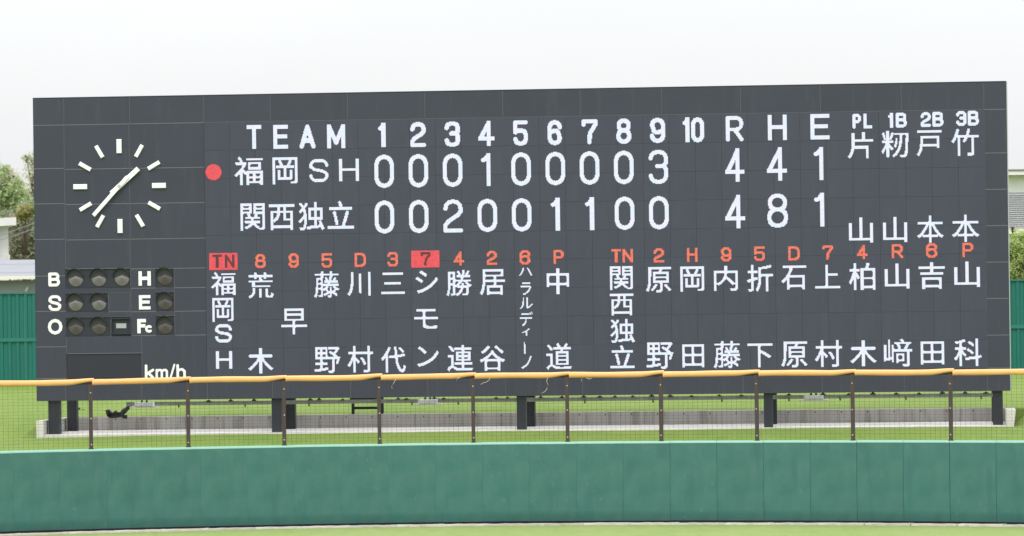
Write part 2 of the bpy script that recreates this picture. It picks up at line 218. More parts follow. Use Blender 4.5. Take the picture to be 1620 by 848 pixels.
def grass_mat(name, a, b, c, sc_=0.35):
    m = bpy.data.materials.new(name); m.use_nodes = True
    t = m.node_tree; n = t.nodes; l = t.links; bs = n['Principled BSDF']; bs.inputs['Roughness'].default_value = 0.9
    bs.inputs['Specular IOR Level'].default_value = 0.15
    co = n.new('ShaderNodeTexCoord')
    last = None
    for (s, col, k, st) in ((sc_, b, .75, (1, .35, 1)), (2.6, c, .45, (1, .25, 1)), (14, b, .5, (1, .2, 1))):
        mp = n.new('ShaderNodeMapping'); mp.inputs['Scale'].default_value = st; l.new(co.outputs['Object'], mp.inputs[0])
        nz = n.new('ShaderNodeTexNoise'); nz.inputs['Scale'].default_value = s; nz.inputs['Detail'].default_value = 5; l.new(mp.outputs[0], nz.inputs[0])
        mr = n.new('ShaderNodeMapRange'); mr.inputs[1].default_value = .38; mr.inputs[2].default_value = .66; mr.inputs[4].default_value = k; l.new(nz.outputs[0], mr.inputs[0])
        mi = n.new('ShaderNodeMix'); mi.data_type = 'RGBA'; mi.inputs[7].default_value = (*col, 1)
        if last is None: mi.inputs[6].default_value = (*a, 1)
        else: l.new(last, mi.inputs[6])
        l.new(mr.outputs[0], mi.inputs[0]); last = mi.outputs[2]
    l.new(last, bs.inputs['Base Color'])
    return m
MT['turf'] = grass_mat('outfield_turf', (0.195, 0.272, 0.082), (0.235, 0.29, 0.11), (0.15, 0.235, 0.06))
MT['bankgrass'] = grass_mat('bank_grass', (0.155, 0.222, 0.042), (0.110, 0.185, 0.030), (0.205, 0.24, 0.07))

def leaf_mat(name, cols):
    m = bpy.data.materials.new(name); m.use_nodes = True
    t = m.node_tree; n = t.nodes; l = t.links; b = n['Principled BSDF']; b.inputs['Roughness'].default_value = 0.6
    co = n.new('ShaderNodeTexCoord'); nz = n.new('ShaderNodeTexNoise'); nz.inputs['Scale'].default_value = 0.9; nz.inputs['Detail'].default_value = 4
    l.new(co.outputs['Object'], nz.inputs[0])
    cr = n.new('ShaderNodeValToRGB'); e = cr.color_ramp.elements
    e[0].position = .34; e[0].color = (*cols[0], 1); e[1].position = .66; e[1].color = (*cols[-1], 1)
    if len(cols) > 2: k = e.new(.5); k.color = (*cols[1], 1)
    l.new(nz.outputs[0], cr.inputs[0]); l.new(cr.outputs[0], b.inputs['Base Color'])
    tr = n.new('ShaderNodeBsdfTranslucent'); l.new(cr.outputs[0], tr.inputs[0]); ms = n.new('ShaderNodeMixShader'); ms.inputs[0].default_value = .4
    l.new(b.outputs[0], ms.inputs[1]); l.new(tr.outputs[0], ms.inputs[2]); l.new(ms.outputs[0], n['Material Output'].inputs[0])
    return m
MT['leaf_green'] = leaf_mat('green_leaves', [(0.36, 0.46, 0.22), (0.46, 0.55, 0.28), (0.58, 0.53, 0.40)])
MT['leaf_pale'] = leaf_mat('pale_thin_leaves', [(0.48, 0.50, 0.33), (0.55, 0.55, 0.38), (0.58, 0.54, 0.42)])
MT['leaf_dark'] = leaf_mat('dark_leaves', [(0.20, 0.24, 0.15), (0.28, 0.32, 0.20), (0.40, 0.37, 0.27)])
MT['leaf_yellow'] = leaf_mat('yellowish_leaves', [(0.28, 0.27, 0.09), (0.42, 0.37, 0.14)])
MT['leaf_hedge'] = leaf_mat('hedge_leaves', [(0.32, 0.42, 0.13), (0.42, 0.52, 0.18), (0.52, 0.56, 0.25)])

# ------------------------------------------------------------------ mesh helpers
class MB:
    """collects boxes, prisms, tubes and quads for ONE mesh object"""
    def __init__(s): s.v = []; s.f = []; s.m = []; s.sm = []
    def add(s, vs, fs, mi=0, smooth=False):
        o = len(s.v); s.v += [tuple(p) for p in vs]
        for f in fs: s.f.append(tuple(i + o for i in f)); s.m.append(mi); s.sm.append(smooth)
        return s
    def box(s, x0, x1, y0, y1, z0, z1, mi=0):
        return s.add([(x0,y0,z0),(x1,y0,z0),(x1,y1,z0),(x0,y1,z0),(x0,y0,z1),(x1,y0,z1),(x1,y1,z1),(x0,y1,z1)],
              [(0,3,2,1),(4,5,6,7),(0,1,5,4),(1,2,6,5),(2,3,7,6),(3,0,4,7)], mi)
    def cbox(s, x0, x1, y0, y1, z0, z1, c=0.006, mi=0):
        # box with chamfered front edges (front = low y)
        s.add([(x0,y1,z0),(x1,y1,z0),(x1,y1,z1),(x0,y1,z1),(x0,y0+c,z0),(x1,y0+c,z0),(x1,y0+c,z1),(x0,y0+c,z1),
               (x0+c,y0,z0+c),(x1-c,y0,z0+c),(x1-c,y0,z1-c),(x0+c,y0,z1-c)],
              [(0,3,2,1),(0,1,5,4),(1,2,6,5),(2,3,7,6),(3,0,4,7),(4,5,9,8),(5,6,10,9),(6,7,11,10),(7,4,8,11),(8,9,10,11)], mi)
        return s
    def quadf(s, x0, x1, z0, z1, y, mi=0):
        return s.add([(x0,y,z0),(x1,y,z0),(x1,y,z1),(x0,y,z1)], [(0,1,2,3)], mi)
    def tube(s, pts, r, n=8, mi=0, caps=True):
        pts = [Vector(p) for p in pts]; rs = r if isinstance(r, (list, tuple)) else [r] * len(pts); ring = []
        for i, p in enumerate(pts):
            d = (pts[min(i+1, len(pts)-1)] - pts[max(i-1, 0)]).normalized()
            a = d.cross(Vector((0, 0, 1))) if abs(d.z) < .95 else d.cross(Vector((1, 0, 0))); a.normalize(); b = d.cross(a)
            ring += [p + (a * math.cos(2*math.pi*k/n) + b * math.sin(2*math.pi*k/n)) * rs[i] for k in range(n)]
        fs = [(i*n+k, i*n+(k+1)%n, (i+1)*n+(k+1)%n, (i+1)*n+k) for i in range(len(pts)-1) for k in range(n)]
        if caps: fs += [tuple(range(n))[::-1], tuple((len(pts)-1)*n + k for k in range(n))]
        return s.add(ring, fs, mi, True)
    def build(s, name, mats, parent=None, loc=None):
        me = bpy.data.meshes.new(name); me.from_pydata(s.v, [], s.f)
        for m in (mats if isinstance(mats, (list, tuple)) else [mats]): me.materials.append(m)
        me.polygons.foreach_set('material_index', s.m); me.polygons.foreach_set('use_smooth', s.sm); me.update()
        o = bpy.data.objects.new(name, me); C.objects.link(o)
        if parent is not None: o.parent = parent
        if loc is not None: o.location = loc
        return o

def tag(o, label=None, cat=None, group=None, kind=None):
    if label: o['label'] = label
    if cat: o['category'] = cat
    if group: o['group'] = group
    if kind: o['kind'] = kind
    return o
def thing(name, label, cat, loc=(0,0,0), rz=0, group=None):
    o = bpy.data.objects.new(name, None); C.objects.link(o); o.location = loc; o.rotation_euler = (0, 0, rz)
    o.empty_display_size = .3
    return tag(o, label, cat, group)

def ray(px, py): return (fw * FPX + RT * (px - 810) - UP * (py - 424)).normalized()
def at(px, py, Y):                                   # the point of the place seen at a photograph pixel, Y metres out
    d = ray(px, py); return CAM + d * (Y / d.y)

# ------------------------------------------------------------------ the board's own frame: x along, y back, z up
YAW = 0.0993
A = Vector((-12.596, 119.263, 2.965)); W = 25.55; H = 7.99
EX = Vector((math.cos(YAW), -math.sin(YAW), 0)); EY = Vector((math.sin(YAW), math.cos(YAW), 0))
def uv(px, py, t=0.0):
    d = ray(px, py); o = A + EY * t
    k = (o - CAM).dot(EY) / d.dot(EY); p = CAM + d * k - A
    return p.dot(EX), p.z
def local(u, t, z):                                  # board frame to world, z absolute
    p = A + EX * u + EY * t; return (p.x, p.y, z)
PX = W / 1543.0                                      # metres per photograph pixel on the board

# ------------------------------------------------------------------ setting: field and bank
def wall_y(X): return 111.9 - min(0.0167 * (X + 2.5) ** 2, 30)
f = MB(); xs = [-900, -200, -60, -20, 0, 20, 60, 200, 900]; ys = [-200, 0, 40, 80, 113]
for j in range(len(ys)-1):
    for i in range(len(xs)-1):
        f.add([(xs[i],ys[j],-.06),(xs[i+1],ys[j],-.06),(xs[i+1],ys[j+1],-.06),(xs[i],ys[j+1],-.06)], [(0,1,2,3)])
tag(f.build('outfield_ground', MT['turf']), kind='structure')

SLAB_Z, RW_Z = 2.085, 2.425                            # slab and retaining wall top heights
U0, U1 = 0.24, W - 0.12                              # inner faces of the two wing walls
cols = [-500, -150, -60, -30, -20, -12, -6, -3, -1.2, -0.40, 0.12] + [2.0 * i + 1 for i in range(12)] + [W + 0.02, W + 0.60, W + 1.6, W + 4, W + 8, W + 14, W + 22, W + 40, W + 80, W + 180, W + 500]
def bank_z(t): 
    if t < -0.18: return 2.0
    if t < 3.5: return 2.0 + 0.41 * (t + .2) / 3.7
    return 2.41 + min(1.0, (t - 3.5) / 28) * 0.31
rows = []
def wl(u, off):
    x = A.x + EX.x * u; x = max(-200, min(200, x)) if abs(u) < 300 else A.x + EX.x * u
    return (x, wall_y(x) + off)
rows.append([(*wl(u, .22), -0.2) for u in cols]); rows.append([(*wl(u, .22), 1.86) for u in cols])
rows.append([(*wl(u, 1.2), 1.93) for u in cols])
for t in (-0.75, -0.19, 0.5, 1.6, 2.6, 3.30, 3.46, 6, 10, 16, 24, 31.5, 60, 200, 900, 4000):
    r = []
    for u in cols:
        z = bank_z(t) + (.06 * min(1, max(0, (u - .3) / 5)) if t < 0 and u < W + .1 else 0)
        if 0.1 < u < W + 0.05 and -0.18 < t < 3.4: z = 1.9
        if t > -.7 and t < 31: z += 0.012 * math.sin(u * .7 + t) 
        if t == -0.75 and abs(u) > 60: r.append((local(u, 0, 0)[0], max(wl(u, 0)[1] + 4, 90), 2.0)); continue
        r.append(local(u, t, z))
    rows.append(r)
b = MB(); nC = len(cols)
b.add([p for r in rows for p in r], [(j*nC+i, j*nC+i+1, (j+1)*nC+i+1, (j+1)*nC+i) for j in range(len(rows)-1) for i in range(nC-1)])
tag(b.build('grass_bank', MT['bankgrass']), kind='structure')

# ------------------------------------------------------------------ padded outfield wall
wall = thing('padded_wall', 'long teal green padded outfield wall along the edge of the grass field', 'wall', (0, 112, 0))
WZ = 1.99; PADW = 1.165
def pad_mesh(w_):
    m = MB(); prof = [(0.0, 0.028), (-0.012, 0.038), (-0.018, 0.30), (-0.022, 1.0), (-0.018, 1.7), (-0.010, WZ - 0.055)]
    hx = w_ / 2 - 0.0001; xs_ = [-hx, -hx + 0.012, -hx * .5, 0, hx * .5, hx - 0.012, hx]; dep = [0.0012, -0.0006, -.001, -.0015, -.001, -0.0006, 0.0012]
    n = len(xs_)
    vs = [(x, y + d, z) for (y, z) in prof for x, d in zip(xs_, dep)]
    m.add(vs, [(j*n+i, j*n+i+1, (j+1)*n+i+1, (j+1)*n+i) for j in range(len(prof)-1) for i in range(n-1)], 0, True)
    top = [(-0.010, WZ - 0.055), (-0.004, WZ - 0.030), (0.012, WZ - 0.010), (0.04, WZ), (0.16, WZ), (0.17, 0.028)]
    vs = [(x, y + (d if k < 3 else 0), z) for k, (y, z) in enumerate(top) for x, d in zip(xs_, dep)]
    m.add(vs, [(j*n+i, j*n+i+1, (j+1)*n+i+1, (j+1)*n+i) for j in range(len(top)-1) for i in range(n-1)], 1, True)
    for sx in (-1, 1):                                # side faces
        x = sx * hx
        q = [(x, .010, .04), (x, .010, WZ - .055), (x, .04, WZ), (x, .17, WZ), (x, .17, .04)]
        m.add(q, [(0,1,2,3,4) if sx < 0 else (4,3,2,1,0)], 0)
    return m
pm = None; X = -24.0; k = 0
while X < 24.0:
    yaw_ = math.atan2(wall_y(X + PADW/2) - wall_y(X - PADW/2), PADW)
    if pm is None:
        o = pad_mesh(PADW).build('wall_pad', [MT['pad'], MT['padcap']], wall); pm = o.data
    else:
        o = bpy.data.objects.new('wall_pad', pm); C.objects.link(o); o.parent = wall
    o.location = (X, wall_y(X) - 112 + random.uniform(-.001, .001), random.uniform(-.003, .003)); o.rotation_euler = (random.uniform(-.002, .002), 0, yaw_ + random.uniform(-.0015, .0015))
    X += PADW * math.cos(yaw_); k += 1
pl = MB(); xs = [-24.6 + i * .82 for i in range(61)]
for i in range(60):
    a, c = xs[i], xs[i+1]; ya, yc = wall_y(a) - 112, wall_y(c) - 112
    pl.add([(a,ya+.035,-.06),(c,yc+.035,-.06),(c,yc+.035,.06),(a,ya+.035,.06)], [(0,1,2,3)])
pl.build('base_strip', MT['dark'], wall)
cap = MB()
for i in range(60):
    a, c = xs[i], xs[i+1]; ya, yc = wall_y(a) - 112, wall_y(c) - 112
    cap.add([(a,ya+.172,-.1),(c,yc+.172,-.1),(c,yc+.172,1.95),(a,ya+.172,1.95),(a,ya+.30,-.1),(c,yc+.30,-.1),(c,yc+.30,1.95),(a,ya+.30,1.95)], [(4,7,6,5),(3,2,6,7),(0,1,2,3)])
cap.build('backing_wall', MT['conc'], wall)

kerb = thing('kerb', 'weathered pale concrete kerb along the foot of the green padded wall', 'kerb', (0, 112, 0))
X = -22.0; km = None
def kerb_piece(L, seed):
    rr = random.Random(seed); m = MB(); n = 7; xs_ = [-L/2 + .002 + (L - .004) * i / n for i in range(n + 1)]
    fr = [-.36 + rr.uniform(-.04, .10) for _ in xs_]; tz = [-.012 + rr.uniform(-.010, .003) for _ in xs_]
    vs = [];
    for x, a, z in zip(xs_, fr, tz): vs += [(x, a, -.08), (x, a + .008, z - .006), (x, a + .02, z), (x, .03, z)]
    m.add(vs, [(i*4+j, (i+1)*4+j, (i+1)*4+j+1, i*4+j+1) for i in range(n) for j in range(3)])
    m.add([vs[0], vs[1], vs[2], vs[3]], [(0,1,2,3)]); m.add(vs[-4:], [(3,2,1,0)])
    return m
kms = []
i = 0
while X < 22:
    L = 1.17; yaw_ = math.atan2(wall_y(X + .5) - wall_y(X - .5), 1.0)
    if i < 5:
        o = kerb_piece(L, i).build('kerb_stone', MT['kerb'], kerb); kms.append(o.data)
    else:
        o = bpy.data.objects.new('kerb_stone', kms[random.randrange(5)]); C.objects.link(o); o.parent = kerb
    o.location = (X, wall_y(X) - 112 - .0, random.uniform(-.008, .004)); o.rotation_euler = (0, 0, yaw_)
    X += L * math.cos(yaw_); i += 1

# ------------------------------------------------------------------ net fence on top of the wall
fence = thing('safety_fence', 'net fence with brown posts and yellow padded top rail above the green wall', 'fence', (0, 112, 1.99))
def post_x(px):
    X_ = 0.0
    for _ in range(6):
        X_ = at(px, 650, wall_y(X_)).x
    return X_
pxs = [-165, -10, 143, 297, 449, 600, 748.5, 897.5, 1046, 1197.5, 1349.5, 1504.5, 1658, 1812]
PXW = [post_x(p) for p in pxs]
RZ = 1.645                                             # rail height above the wall top
pm = None
for X in PXW:
    if pm is None:
        m = MB(); m.box(-.045, .045, -.03, .03, -.12, RZ - .04); m.box(-.062, .062, -.045, .045, -.02, .012)
        o = m.build('post', MT['post'], fence); pm = o.data
        m = MB()
        m.add([(.016*math.cos(a*math.pi/4), -.010, .016*math.sin(a*math.pi/4)) for a in range(8)] + [(.018*math.cos(a*math.pi/4), 0, .018*math.sin(a*math.pi/4)) for a in range(8)],
              [tuple(range(8))] + [(a, 8+a, 8+(a+1)%8, (a+1)%8) for a in range(8)])
        bo = m.build('bolt', MT['bolt'], o, (0, -.031, .12)); bm_ = bo.data; first = True
    else:
        o = bpy.data.objects.new('post', pm); C.objects.link(o); o.parent = fence; first = False
    y = wall_y(X) - 112 + .07
    o.location = (X, y, 0); o.rotation_euler = (0, random.uniform(-.003, .003), math.atan2(wall_y(X+.5) - wall_y(X-.5), 1))
    for q, z in enumerate((.12, .40, .76, 1.08, 1.38)):
        if q in (1, 3): continue
        if first and q == 0: continue
        b2 = bpy.data.objects.new('bolt', bm_); C.objects.link(b2); b2.parent = o; b2.location = (random.uniform(-.006, .006), -.031, z + random.uniform(-.02, .02))
def fpt(X, z, off=.07): return Vector((X, wall_y(X) - 112 + off, z))
for i in range(len(PXW) - 1):
    a, c = PXW[i] + .05, PXW[i+1] + .085
    m = MB(); L = c - a; ns = 26; n = 14; ring = []
    for j in range(ns + 1):
        s = L * j / ns; e = max(0, (s - (L - .62)) / .62); e = e * e * (3 - 2 * e)
        hz = .071 * (1 - .38 * e); cz = RZ + .045 * e + .006 * math.sin(i * 2.1 + s * 2.2) + (-.006 if j == 0 else 0)
        hz *= 1 + .03 * math.sin(s * 5 + i); hy = .075 * (1 - .2 * e)
        p = fpt(a + s, cz, .07)
        for q in range(n):
            an = 2 * math.pi * q / n
            sup = lambda v: math.copysign(abs(v) ** .8, v)
            ring.append((p.x, p.y + sup(math.cos(an)) * hy, p.z + sup(math.sin(an)) * hz))
    m.add(ring, [(j*n+q, j*n+(q+1)%n, (j+1)*n+(q+1)%n, (j+1)*n+q) for j in range(ns) for q in range(n)], 0, True)
    m.add(ring[:n], [tuple(range(n))]); m.add(ring[-n:], [tuple(range(n))[::-1]])
    m.build('rail_pad', MT['yellow'], fence)
m = MB(); m.tube([fpt(-15 + i, RZ - .035, .10) for i in range(31)], .028, 6)
m.build('top_rail', MT['post'], fence)
# woven net: one wire mesh
m = MB(); x0, x1 = PXW[0], PXW[-1]; nv = int((x1 - x0) / .118); r = .0021
for i in range(nv + 1):
    X = x0 + i * .118; y = wall_y(X) - 112 + .115; s = random.uniform(-.004, .004)
    m.add([(X-r,y,0.0),(X+r,y-r,0.0),(X+r,y+r,0.0),(X-r+s,y,RZ),(X+r+s,y-r,RZ),(X+r+s,y+r,RZ)], [(0,1,4,3),(1,2,5,4),(2,0,3,5)])
for j in range(1, 20):
    z = j * .0785
    P = [(x0 + (x1 - x0) * i / 60) for i in range(61)]
    rr = r * (.62 if j % 2 else 1.0)
    vs = []
    for X in P:
        y = wall_y(X) - 112 + .112; dz = .004 * math.sin(X * 3 + j * 2)
        vs += [(X, y - rr, z + dz), (X, y, z + rr + dz), (X, y, z - rr + dz)]
    m.add(vs, [(i*3+a_, (i+1)*3+a_, (i+1)*3+(a_+1)%3, i*3+(a_+1)%3) for i in range(60) for a_ in range(3)])
tag(m.build('net', MT['net'], fence), kind='stuff')

# loose twine ends hanging from the rail
def twine(pts, label):
    P = [at(x, y, 112) for x, y in pts]
    Q = [Vector((p.x, wall_y(p.x) - .02 - .01 * (i % 2), p.z)) for i, p in enumerate(P)]
    base = Q[0]; m = MB(); m.tube([q - base for q in Q], .0055, 6)
    tag(m.build('twine', MT['twine'], None, base), label, 'string', 'loose twine ends hanging from the yellow rail')
twine([(626, 600), (624.5, 604), (622, 607), (620, 611), (620.5, 615)], 'pale twine end hanging straight below the rail, left of the middle')
twine([(728, 597), (723, 599), (722, 603)], 'very short pale twine tuft under the rail near the sixth visible post')
twine([(775.5, 597), (774, 601), (769, 604.5), (764, 605.5), (760.5, 608)], 'pale twine end trailing to the left below the rail')
twine([(866, 598), (864.5, 603), (867, 608), (865.5, 614), (862, 619), (857, 621.5)], 'longest pale twine, curled and hanging low below the rail')
twine([(921, 597), (919, 600), (919.8, 603)], 'short hooked twine tip just right of the curled twine')
twine([(927, 597), (931, 599), (936, 597.6)], 'tiny twine loop lying along the underside of the rail')

# ------------------------------------------------------------------ concrete base of the scoreboard
rw = thing('retaining_wall', 'low grey concrete retaining wall with pale slab and wing walls under the scoreboard', 'wall', tuple(A) [:2] + (0,), -YAW)
m = MB(); m.box(U0 - .19, U1 + .18, -.22, 3.30, 1.7, SLAB_Z); m.build('base_slab', MT['conc_light'], rw)
m = MB(); m.box(U0, U1, 3.20, 3.42, SLAB_Z - .05, RW_Z + .012); m.build('rear_wall', MT['conc'], rw)
WF = [(4,5,6,7),(0,1,5,4),(1,2,6,5),(2,3,7,6),(3,0,4,7)]
m = MB(); z0_ = SLAB_Z - .10; q = U0 - .20
m.add([(q,-.24,z0_),(U0,-.24,z0_),(U0,3.44,z0_),(q,3.44,z0_),(q,-.24,2.46),(U0,-.24,2.46),(U0,3.44,2.43),(q,3.44,2.43)], WF); m.build('wing_wall', MT['conc_light'], rw)
m = MB()
m.add([(U1,-.24,z0_),(U1+.19,-.24,z0_),(U1+.19,3.44,z0_),(U1,3.44,z0_),(U1,-.24,2.49),(U1+.25,-.24,2.49),(U1+.25,3.44,2.43),(U1,3.44,2.43)], WF); m.build('wing_wall', MT['conc_light'], rw)
m = MB(); u = .8
while u < W:
    z = RW_Z - .055; m.add([(u+.02*math.cos(a*math.pi/3), 3.197, z+.02*math.sin(a*math.pi/3)) for a in range(6)], [tuple(range(6))]); u += .70
tag(m.build('tie_hole', MT['dark'], rw), kind='stuff')

# ------------------------------------------------------------------ scoreboard
sb = thing('scoreboard', 'huge dark baseball scoreboard on steel legs with a clock and white lit Japanese names', 'scoreboard', tuple(A), -YAW)
BODY = .55
m = MB(); m.box(0.004, W - .004, .05, BODY, 0.004, H - .004); m.build('cabinet', MT['backing'], sb)
def panel(px0, px1, z0, z1, mat_='panel', g=(.015, .017)):
    m = MB(); m.cbox(px0 + g[0]/2, px1 - g[0]/2, 0.0, .049, z0 + g[1]/2, z1 - g[1]/2, .002)
    if z0 > .01: m.box(px0 + g[0]/2, px1 - g[0]/2, .0025, .049, z0 - g[1]/2, z0 + g[1]/2, 1)
    if px0 > .01: m.box(px0 - g[0]/2, px0 + g[0]/2, .0025, .049, z0 + g[1]/2, z1 - g[1]/2, 2)
    return m.build('cladding_panel', [MT[mat_], MT['joint'], MT['joint_dull']], sb)
def ux(px, py=400): return uv(px, py)[0]
SX0, SX1 = uv(325, 380)[0], uv(1559.5, 380)[0]
SZ1 = uv(325, 195.5)[1]; SZ1 = (SZ1 + uv(1559, 171.5)[1]) / 2; SZ0 = 36 * PX
seams = [0, ux(101,180), ux(205,180), SX0, ux(427.5,180), ux(550,180), ux(672,180), ux(795.4,180), ux(918,180), ux(1047,180), ux(1171.7,180), ux(1298,180), ux(1426,180), SX1, W]
for a, c in zip(seams[:-1], seams[1:]): panel(a, c, SZ1, H)
bz = [0, ux(104,620), ux(224,620), SX0, ux(431,620), ux(555,620), ux(677,620), ux(800,620), ux(922,620), ux(1050,620), ux(1176,620), ux(1301,620), ux(1431,620), SX1, W]
for a, c in zip(bz[:-1], bz[1:]): panel(a, c, 0, SZ0)
zr = [SZ0] + [uv(1577, y)[1] for y in (530, 472, 414.5, 356.8, 299.4, 241.8)] + [SZ1]
for a, c in zip(zr[:-1], zr[1:]): panel(SX1, W, a, c)
zl = [SZ0] + [uv(75, y)[1] for y in (548.7, 492.6, 436.6, 378.6, 322.3, 266.6)] + [SZ1]
S1, S2 = ux(103.5, 400), ux(206.5, 400)
for a, c in zip(zl[:-1], zl[1:]): panel(0, S1, a, c)
zc = [uv(200, y)[1] for y in (378.3, 322, 266.4)] + [SZ1]
for a, c in zip(zc[:-1], zc[1:]): panel(S1, S2, a, c); panel(S2, SX0, a, c)
zq = {y: uv(265, y)[1] for y in (424.5, 455.3, 492.5, 530.5)}
S2b = ux(207, 480)
# right of centre column with the H, E, Fc lamps
LB = uv(246.5, 440)[0], uv(275.5, 440)[0]
for a, c in ((424.5, 378.3),): panel(S2b, SX0, zq[424.5], zc[0])
lampz = {}
for top, bot, bt, bb in ((424.5, 455.3, 424.5, 454.0), (455.3, 492.5, 462.0, 491.5), (492.5, 530.5, 499.5, 529.5)):
    zt, zb = zq[top], zq[bot]; bt_, bb_ = uv(261, bt)[1], uv(261, bb)[1]
    panel(S2b, LB[0], zb, zt); panel(LB[1], SX0, zb, zt)
    if zt - bt_ > .05: panel(LB[0], LB[1], bt_, zt, g=(.010, .010))
    m = MB(); m.box(LB[0]+.01, LB[1]-.01, .028, .049, bb_, bt_-.01); m.build('lamp_box', MT['recess'], sb)
# left of it: three rows of lamp boxes
zB = [uv(155, y)[1] for y in (424.8, 456, 463.5, 493.5, 501.5, 532.5)]
panel(S1, S2b, zB[0], zc[0])
panel(S1, S2b, zB[2], zB[1], g=(.010, .008)); panel(S1, S2b, zB[4], zB[3], g=(.010, .008))
xs_sq = ux(171.5, 480), ux(174.5, 516)
panel(xs_sq[0], S2b, zB[3], zB[2])
for a, c, z0_, z1_ in ((S1, S2b, zB[1], zB[0]), (S1, xs_sq[0], zB[3], zB[2]), (S1, xs_sq[1], zB[5], zB[4]), (xs_sq[1], S2b, zB[5], zB[4])):
    m = MB(); m.box(a+.012, c-.012, .030, .049, z0_+.012, z1_-.014); m.build('lamp_box', MT['recess'], sb)
# below: km/h area
zk0, zk1, zk2 = SZ0, uv(165, 559)[1], zB[5]
xk = ux(224.5, 575)
panel(S1, xk, zk1, zk2); panel(xk, SX0, zk0, zq[530.5])
m = MB(); m.box(S1+.01, xk-.01, .020, .049, zk0+.01, zk1-.01); m.build('speed_display', MT['display'], sb)
m = MB(); m.box(0, W, -.002, .52, H, H + .02); m.build('top_flashing', MT['panel'], sb)
m = MB(); m.box(W, W + .025, .01, BODY, 0, H); m.build('side_flashing', MT['silver'], sb)  # thin pale strip added to show the side edge as lit

# --- round lamps
def lamp(px, py, R_, lens_mat):
    u_, z_ = uv(px, py); n = 20
    m = MB(); th0, th1 = math.radians(-10), math.radians(190)
    ro, ri, dep = R_ * 1.06, R_ * 1.0, .07
    pts = []
    for k in range(n + 1):
        a = th0 + (th1 - th0) * k / n; fwd = -dep * max(0.12, math.sin(max(0, min(math.pi, (a - th0) / (th1 - th0) * math.pi))) ** .6)
        for rr in (ro, ri):
            pts += [(rr*math.cos(a), 0.03, rr*math.sin(a)), (rr*math.cos(a), fwd, rr*math.sin(a))]
    fs = []
    for k in range(n):
        i, j = k*4, (k+1)*4
        fs += [(i, j, j+1, i+1), (i+2, i+3, j+3, j+2), (i+1, j+1, j+3, i+3)]
    m.add(pts, fs, 0, False)
    m.add([(ri*math.cos(2*math.pi*k/24), .026, ri*math.sin(2*math.pi*k/24)) for k in range(24)], [tuple(range(24))], 0)
    o = m.build('lamp', MT['hood'], sb, (u_, 0, z_))
    # faceted lens: low wedge with a ridge; lower facet leans down, narrow upper facet faces the sky
    m = MB(); rl = R_ * .90; cx = R_ * .15; zc_ = -R_ * .34
    low = [(cx + rl*math.cos(a), .015, zc_ + rl*math.sin(a)) for a in [math.pi*.97 + math.pi*1.06*k/16 for k in range(17)]]
    L_, R2 = low[0], low[-1]
    top = (cx, .018, zc_ + rl*.50)
    rid = (cx, -.085, zc_ + rl*.20)
    for k in range(16): m.add([low[k], low[k+1], rid], [(0,1,2)], 0, False)
    m.add([L_, rid, top], [(0,1,2)], 0); m.add([rid, R2, top], [(0,1,2)], 0)
    m.build('lens', MT[lens_mat], o)
    return o
for px, py, k in ((118,437.9,0),(154.6,437.3,0),(191.2,436.6,0),(259.4,435.6,1),(117.8,476.3,0),(155,475.8,0),(259.6,474.4,1),(118.4,514.2,1),(155,513.6,1),(259.8,512.6,1)):
    lamp(px, py, 12.6 * PX, 'lens_warm' if k else 'lens')
u_, z_ = uv(191.5, 515.8)
m = MB()
for a, c, d, e in ((-16, 16, 11, 13), (-16, 16, -13, -11), (-16, -14, -11, 11), (14, 16, -11, 11)): m.box(a*PX, c*PX, -.02, .03, d*PX, e*PX)
o = m.build('sensor_box', MT['recess'], sb, (u_, 0, z_))
m = MB(); m.cbox(-8.5*PX, 8.5*PX, .012, .029, -4*PX, 4*PX, .01); m.build('silver_plate', MT['silver'], o)

# --- clock
cu, cz = uv(189.4, 294.6)
m = MB(); m.add([(.05*math.cos(2*math.pi*k/16), yy, .05*math.sin(2*math.pi*k/16)) for yy in (-.10, .0) for k in range(16)],
      [tuple(range(16))] + [(k, 16+k, 16+(k+1)%16, (k+1)%16) for k in range(16)])
clock = m.build('clock', MT['clock_white'], sb, (cu, 0, cz)); tag(clock, 'round clock with white bar marks and two white hands, no rim')
for hms in range(12):
    a = math.radians(30 * hms); big = hms % 3 == 0
    w2, l2 = (4.1, 11.2) if big else (3.2, 10.7)
    rad = 63.5 if big else 64.0
    m = MB(); m.cbox(-w2*PX, w2*PX, -.045, -.001, -l2*PX, l2*PX, .012)
    o = m.build('hour_mark', MT['clock_white'], clock, (rad*PX*math.sin(a), 0, rad*PX*math.cos(a))); o.rotation_euler = (0, a, 0)
for nm, ang, ln, tail, wd, y in (('hour_hand', 48.4, 41.5, 17.5, 4.0, -.075), ('minute_hand', 222.4, 62.5, 20, 3.1, -.10)):
    m = MB(); m.cbox(-wd*PX, wd*PX, y, y + .02, -tail*PX, ln*PX, .005)
    o = m.build(nm, MT['clock_white'], clock); o.rotation_euler = (0, math.radians(ang), 0)

# ------------------------------------------------------------------ LED screen
screen = MB().box(SX0 - .006, SX1 + .006, .030, .049, SZ0 - .006, SZ1 + .006).build('led_screen', MT['recess'], sb)
NX, NZ = 30, 9
cw, ch = (SX1 - SX0 + .008) / NX, (SZ1 - SZ0 + .010) / NZ
mm = MB(); mm.cbox(.0015, cw - .0015, 0, .0285, .0015, ch - .0015, .002); md = None
for i in range(NX):
    for j in range(NZ):
        if md is None: o = mm.build('led_module', MT['module'], screen); md = o.data
        else: o = bpy.data.objects.new('led_module', md); C.objects.link(o); o.parent = screen
        o.location = (SX0 - .004 + i * cw, random.uniform(0, .0015), SZ0 - .006 + j * ch)

